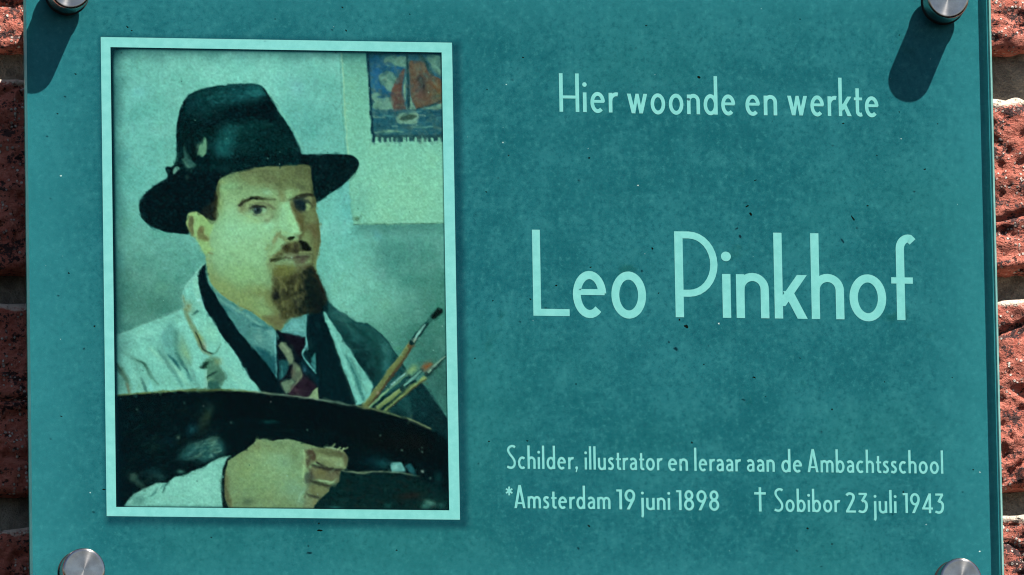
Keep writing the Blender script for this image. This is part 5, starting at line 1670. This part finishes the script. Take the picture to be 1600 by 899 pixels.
# ------------------------------------------------------------------ specks of dirt and lime on the glass
rs = random.Random(21)
M_dirt = plain('dark_dirt', (0.004, 0.010, 0.008, 1), 1.0, 0.0)
M_lime = plain('pale_lime', (0.55, 0.78, 0.72, 1), 0.8)
dark_marks = [(1092, 121, 5, 3, 20), (921, 247, 4, 2, 10), (1168, 322, 3, 6, 70), (1173, 335, 8, 3, 60), (1370, 243, 2.5, 2, 0), (1445, 265, 4, 2.5, -15), (1356, 322, 3, 3, 0), (1332, 340, 10, 3, 55), (1180, 282, 2, 5, 80), (1019, 389, 3.5, 3, 40), (869, 446, 3, 2.5, 0), (829, 468, 3.5, 3, 30), (1029, 458, 3, 2.5, 0), (923, 418, 3, 2.5, 0), (1062, 500, 4, 3, 40), (1072, 510, 6, 4, 40), (1081, 692, 3, 2.6, 0), (824, 689, 3, 2, 0), (1411, 769, 3, 2.4, 0),
              (96, 651, 5, 2.4, 20), (107, 427, 3.5, 2, 0), (162, 765, 5, 2.4, 5), (148, 510, 3, 2.4, 0), (118, 116, 4, 2, 0), (90, 178, 3.5, 2, -10), (500, 829, 3, 7, 80), (498, 818, 2.4, 3, 0), (541, 48, 4, 2.6, 40), (199, 42, 5, 2.6, 30), (206, 48, 3, 2, 30), (535, 12, 4, 2, 30), (817, 90, 4, 2.2, 10), (761, 140, 3, 2, 0), (1488, 590, 2.5, 2, 0), (1521, 734, 3, 2.4, 0), (1405, 175, 2, 2, 0), (1318, 193, 4, 2, 0), (1465, 194, 2.6, 2, 0), (742, 560, 3, 2, 0), (764, 690, 3, 2.2, 0), (1250, 560, 2.4, 2, 0), (1262, 826, 4, 3, 30), (920, 822, 4, 2.6, 60), (1178, 590, 5, 2, 15), (900, 600, 2.6, 2, 0), (1300, 640, 2.6, 2, 0), (1382, 597, 2.4, 3, 0), (1250, 30, 3, 2, 0), (1010, 40, 3, 2, 0), (1405, 55, 2, 2, 0), (1196, 620, 2.6, 2, 0), (1100, 570, 2.4, 2, 0), (1300, 850, 3, 2, 0), (760, 300, 2.6, 2, 0), (795, 243, 2.6, 2.2, 0), (770, 470, 2.6, 2, 0), (620, 860, 3, 2, 0), (330, 840, 3, 2, 10), (430, 30, 3, 2, 0), (640, 22, 3, 2, 0)]
for i in range(26):
    dark_marks.append((rs.uniform(60, 1530), rs.uniform(5, 890), rs.uniform(0.5, 1.3), rs.uniform(0.5, 1.0), rs.uniform(0, 180)))
lime_marks = [(997, 290, 2, 2, 0), (786, 223, 2, 2, 0), (791, 132, 1.6, 1.6, 0), (1123, 506, 2.2, 2.2, 0), (141, 770, 2, 1.6, 0), (1531, 862, 3, 2.2, 0), (95, 275, 3, 1.6, 0), (1531, 738, 2, 1.6, 0), (1447, 820, 2, 1.6, 0), (1408, 217, 1.6, 1.6, 0)]
for i in range(24):
    lime_marks.append((rs.uniform(60, 1530), rs.uniform(5, 890), rs.uniform(0.5, 1.2), rs.uniform(0.5, 1.0), 0))


def marks(lst, name, mat):
    VV, FF = [], []
    for (px, py, a, b, ang) in lst:
        x, z = loc(px, py, Yf - 0.00005)
        n = 9
        b0 = len(VV)
        VV.append((x, Yf - 0.00008, z))
        ca_, sa_ = math.cos(R(-ang)), math.sin(R(-ang))
        for k in range(n):
            q = 2 * math.pi * k / n
            r_ = rs.uniform(0.35, 1.1)
            u_, v_ = 0.72 * a * r_ * math.cos(q) * PX, 0.72 * b * r_ * math.sin(q) * PX
            VV.append((x + u_ * ca_ - v_ * sa_, Yf - 0.00002, z + u_ * sa_ + v_ * ca_))
        FF += [(b0, b0 + 1 + k, b0 + 1 + (k + 1) % n) for k in range(n)]
    o = link(name, mesh_from(name, VV, FF, True), mat, plaque)
    o['kind'] = 'stuff'
    return o


marks(dark_marks, 'dirt_specks', M_dirt)
marks(lime_marks, 'lime_specks', M_lime)

# ------------------------------------------------------------------ standoff studs
M_steel = make_steel()
M_rubber = plain('black_rubber', (0.012, 0.012, 0.013, 1), 0.7)


def lathe(profile, n=64, smooth=True):
    """profile of (radius, y) turned about the Y axis"""
    V, F = [], []
    rings = []
    for (r, yy) in profile:
        if r < 1e-7:
            rings.append([len(V)]); V.append((0, yy, 0))
        else:
            rings.append(list(range(len(V), len(V) + n)))
            V += [(r * math.cos(2 * math.pi * k / n), yy, r * math.sin(2 * math.pi * k / n)) for k in range(n)]
    for a, b in zip(rings[:-1], rings[1:]):
        for k in range(n):
            j = (k + 1) % n
            if len(a) == 1:
                F.append((a[0], b[j], b[k]))
            elif len(b) == 1:
                F.append((a[k], a[j], b[0]))
            else:
                F.append((a[k], a[j], b[j], b[k]))
    me = mesh_from('part', V, F, smooth)
    me.set_sharp_from_angle(angle=R(28))
    return me


CRD = 0.0066
cap_me = lathe([(0, 0), (CRD - 0.0005, 0), (CRD, -0.0005), (CRD, -CAPH + 0.0009)] + [(CRD - 0.0009 + 0.0009 * math.cos(R(q)), -CAPH + 0.0009 - 0.0009 * math.sin(R(q))) for q in (15, 30, 45, 60, 75, 90)] + [(CRD - 0.0012, -CAPH + 0.00002), (CRD - 0.0030, -CAPH + 0.00002), (0.0, -CAPH - 0.00004)])
cap_me.name = 'cap'; cap_me.materials.append(M_steel)
wash_me = lathe([(0, 0), (CRD + 0.0004, 0), (CRD + 0.0004, -0.0006), (0, -0.0006)])
wash_me.name = 'washer'; wash_me.materials.append(M_rubber)
slv_me = lathe([(0, -GT - GAP), (0.0049, -GT - GAP), (0.0049, -0.00012), (0, -0.00012)])
slv_me.name = 'sleeve'; slv_me.materials.append(M_rubber)
bar_me = lathe([(0, 0.0013), (CRD - 0.0004, 0.0013), (CRD, 0.0017), (CRD, WALL_Y + 0.001), (CRD - 0.0004, WALL_Y + 0.0014), (0, WALL_Y + 0.0014)])
bar_me.name = 'barrel'; bar_me.materials.append(M_steel)
for lab, (sx_, sz_) in zip(('upper left', 'upper right', 'lower left', 'lower right'), sp_):
    t = thing('standoff_stud', 'round turned steel standoff stud at the %s corner of the glass plaque' % lab, 'stud', (float(sx_), 0, float(sz_)), 'steel studs holding the plaque')
    c = link('cap', cap_me, None, t); c.location = (0, Yf - 0.0006, 0)
    w_ = link('washer', wash_me, None, t); w_.location = (0, Yf - 0.00001, 0)
    link('sleeve', slv_me, None, t)
    link('barrel', bar_me, None, t)
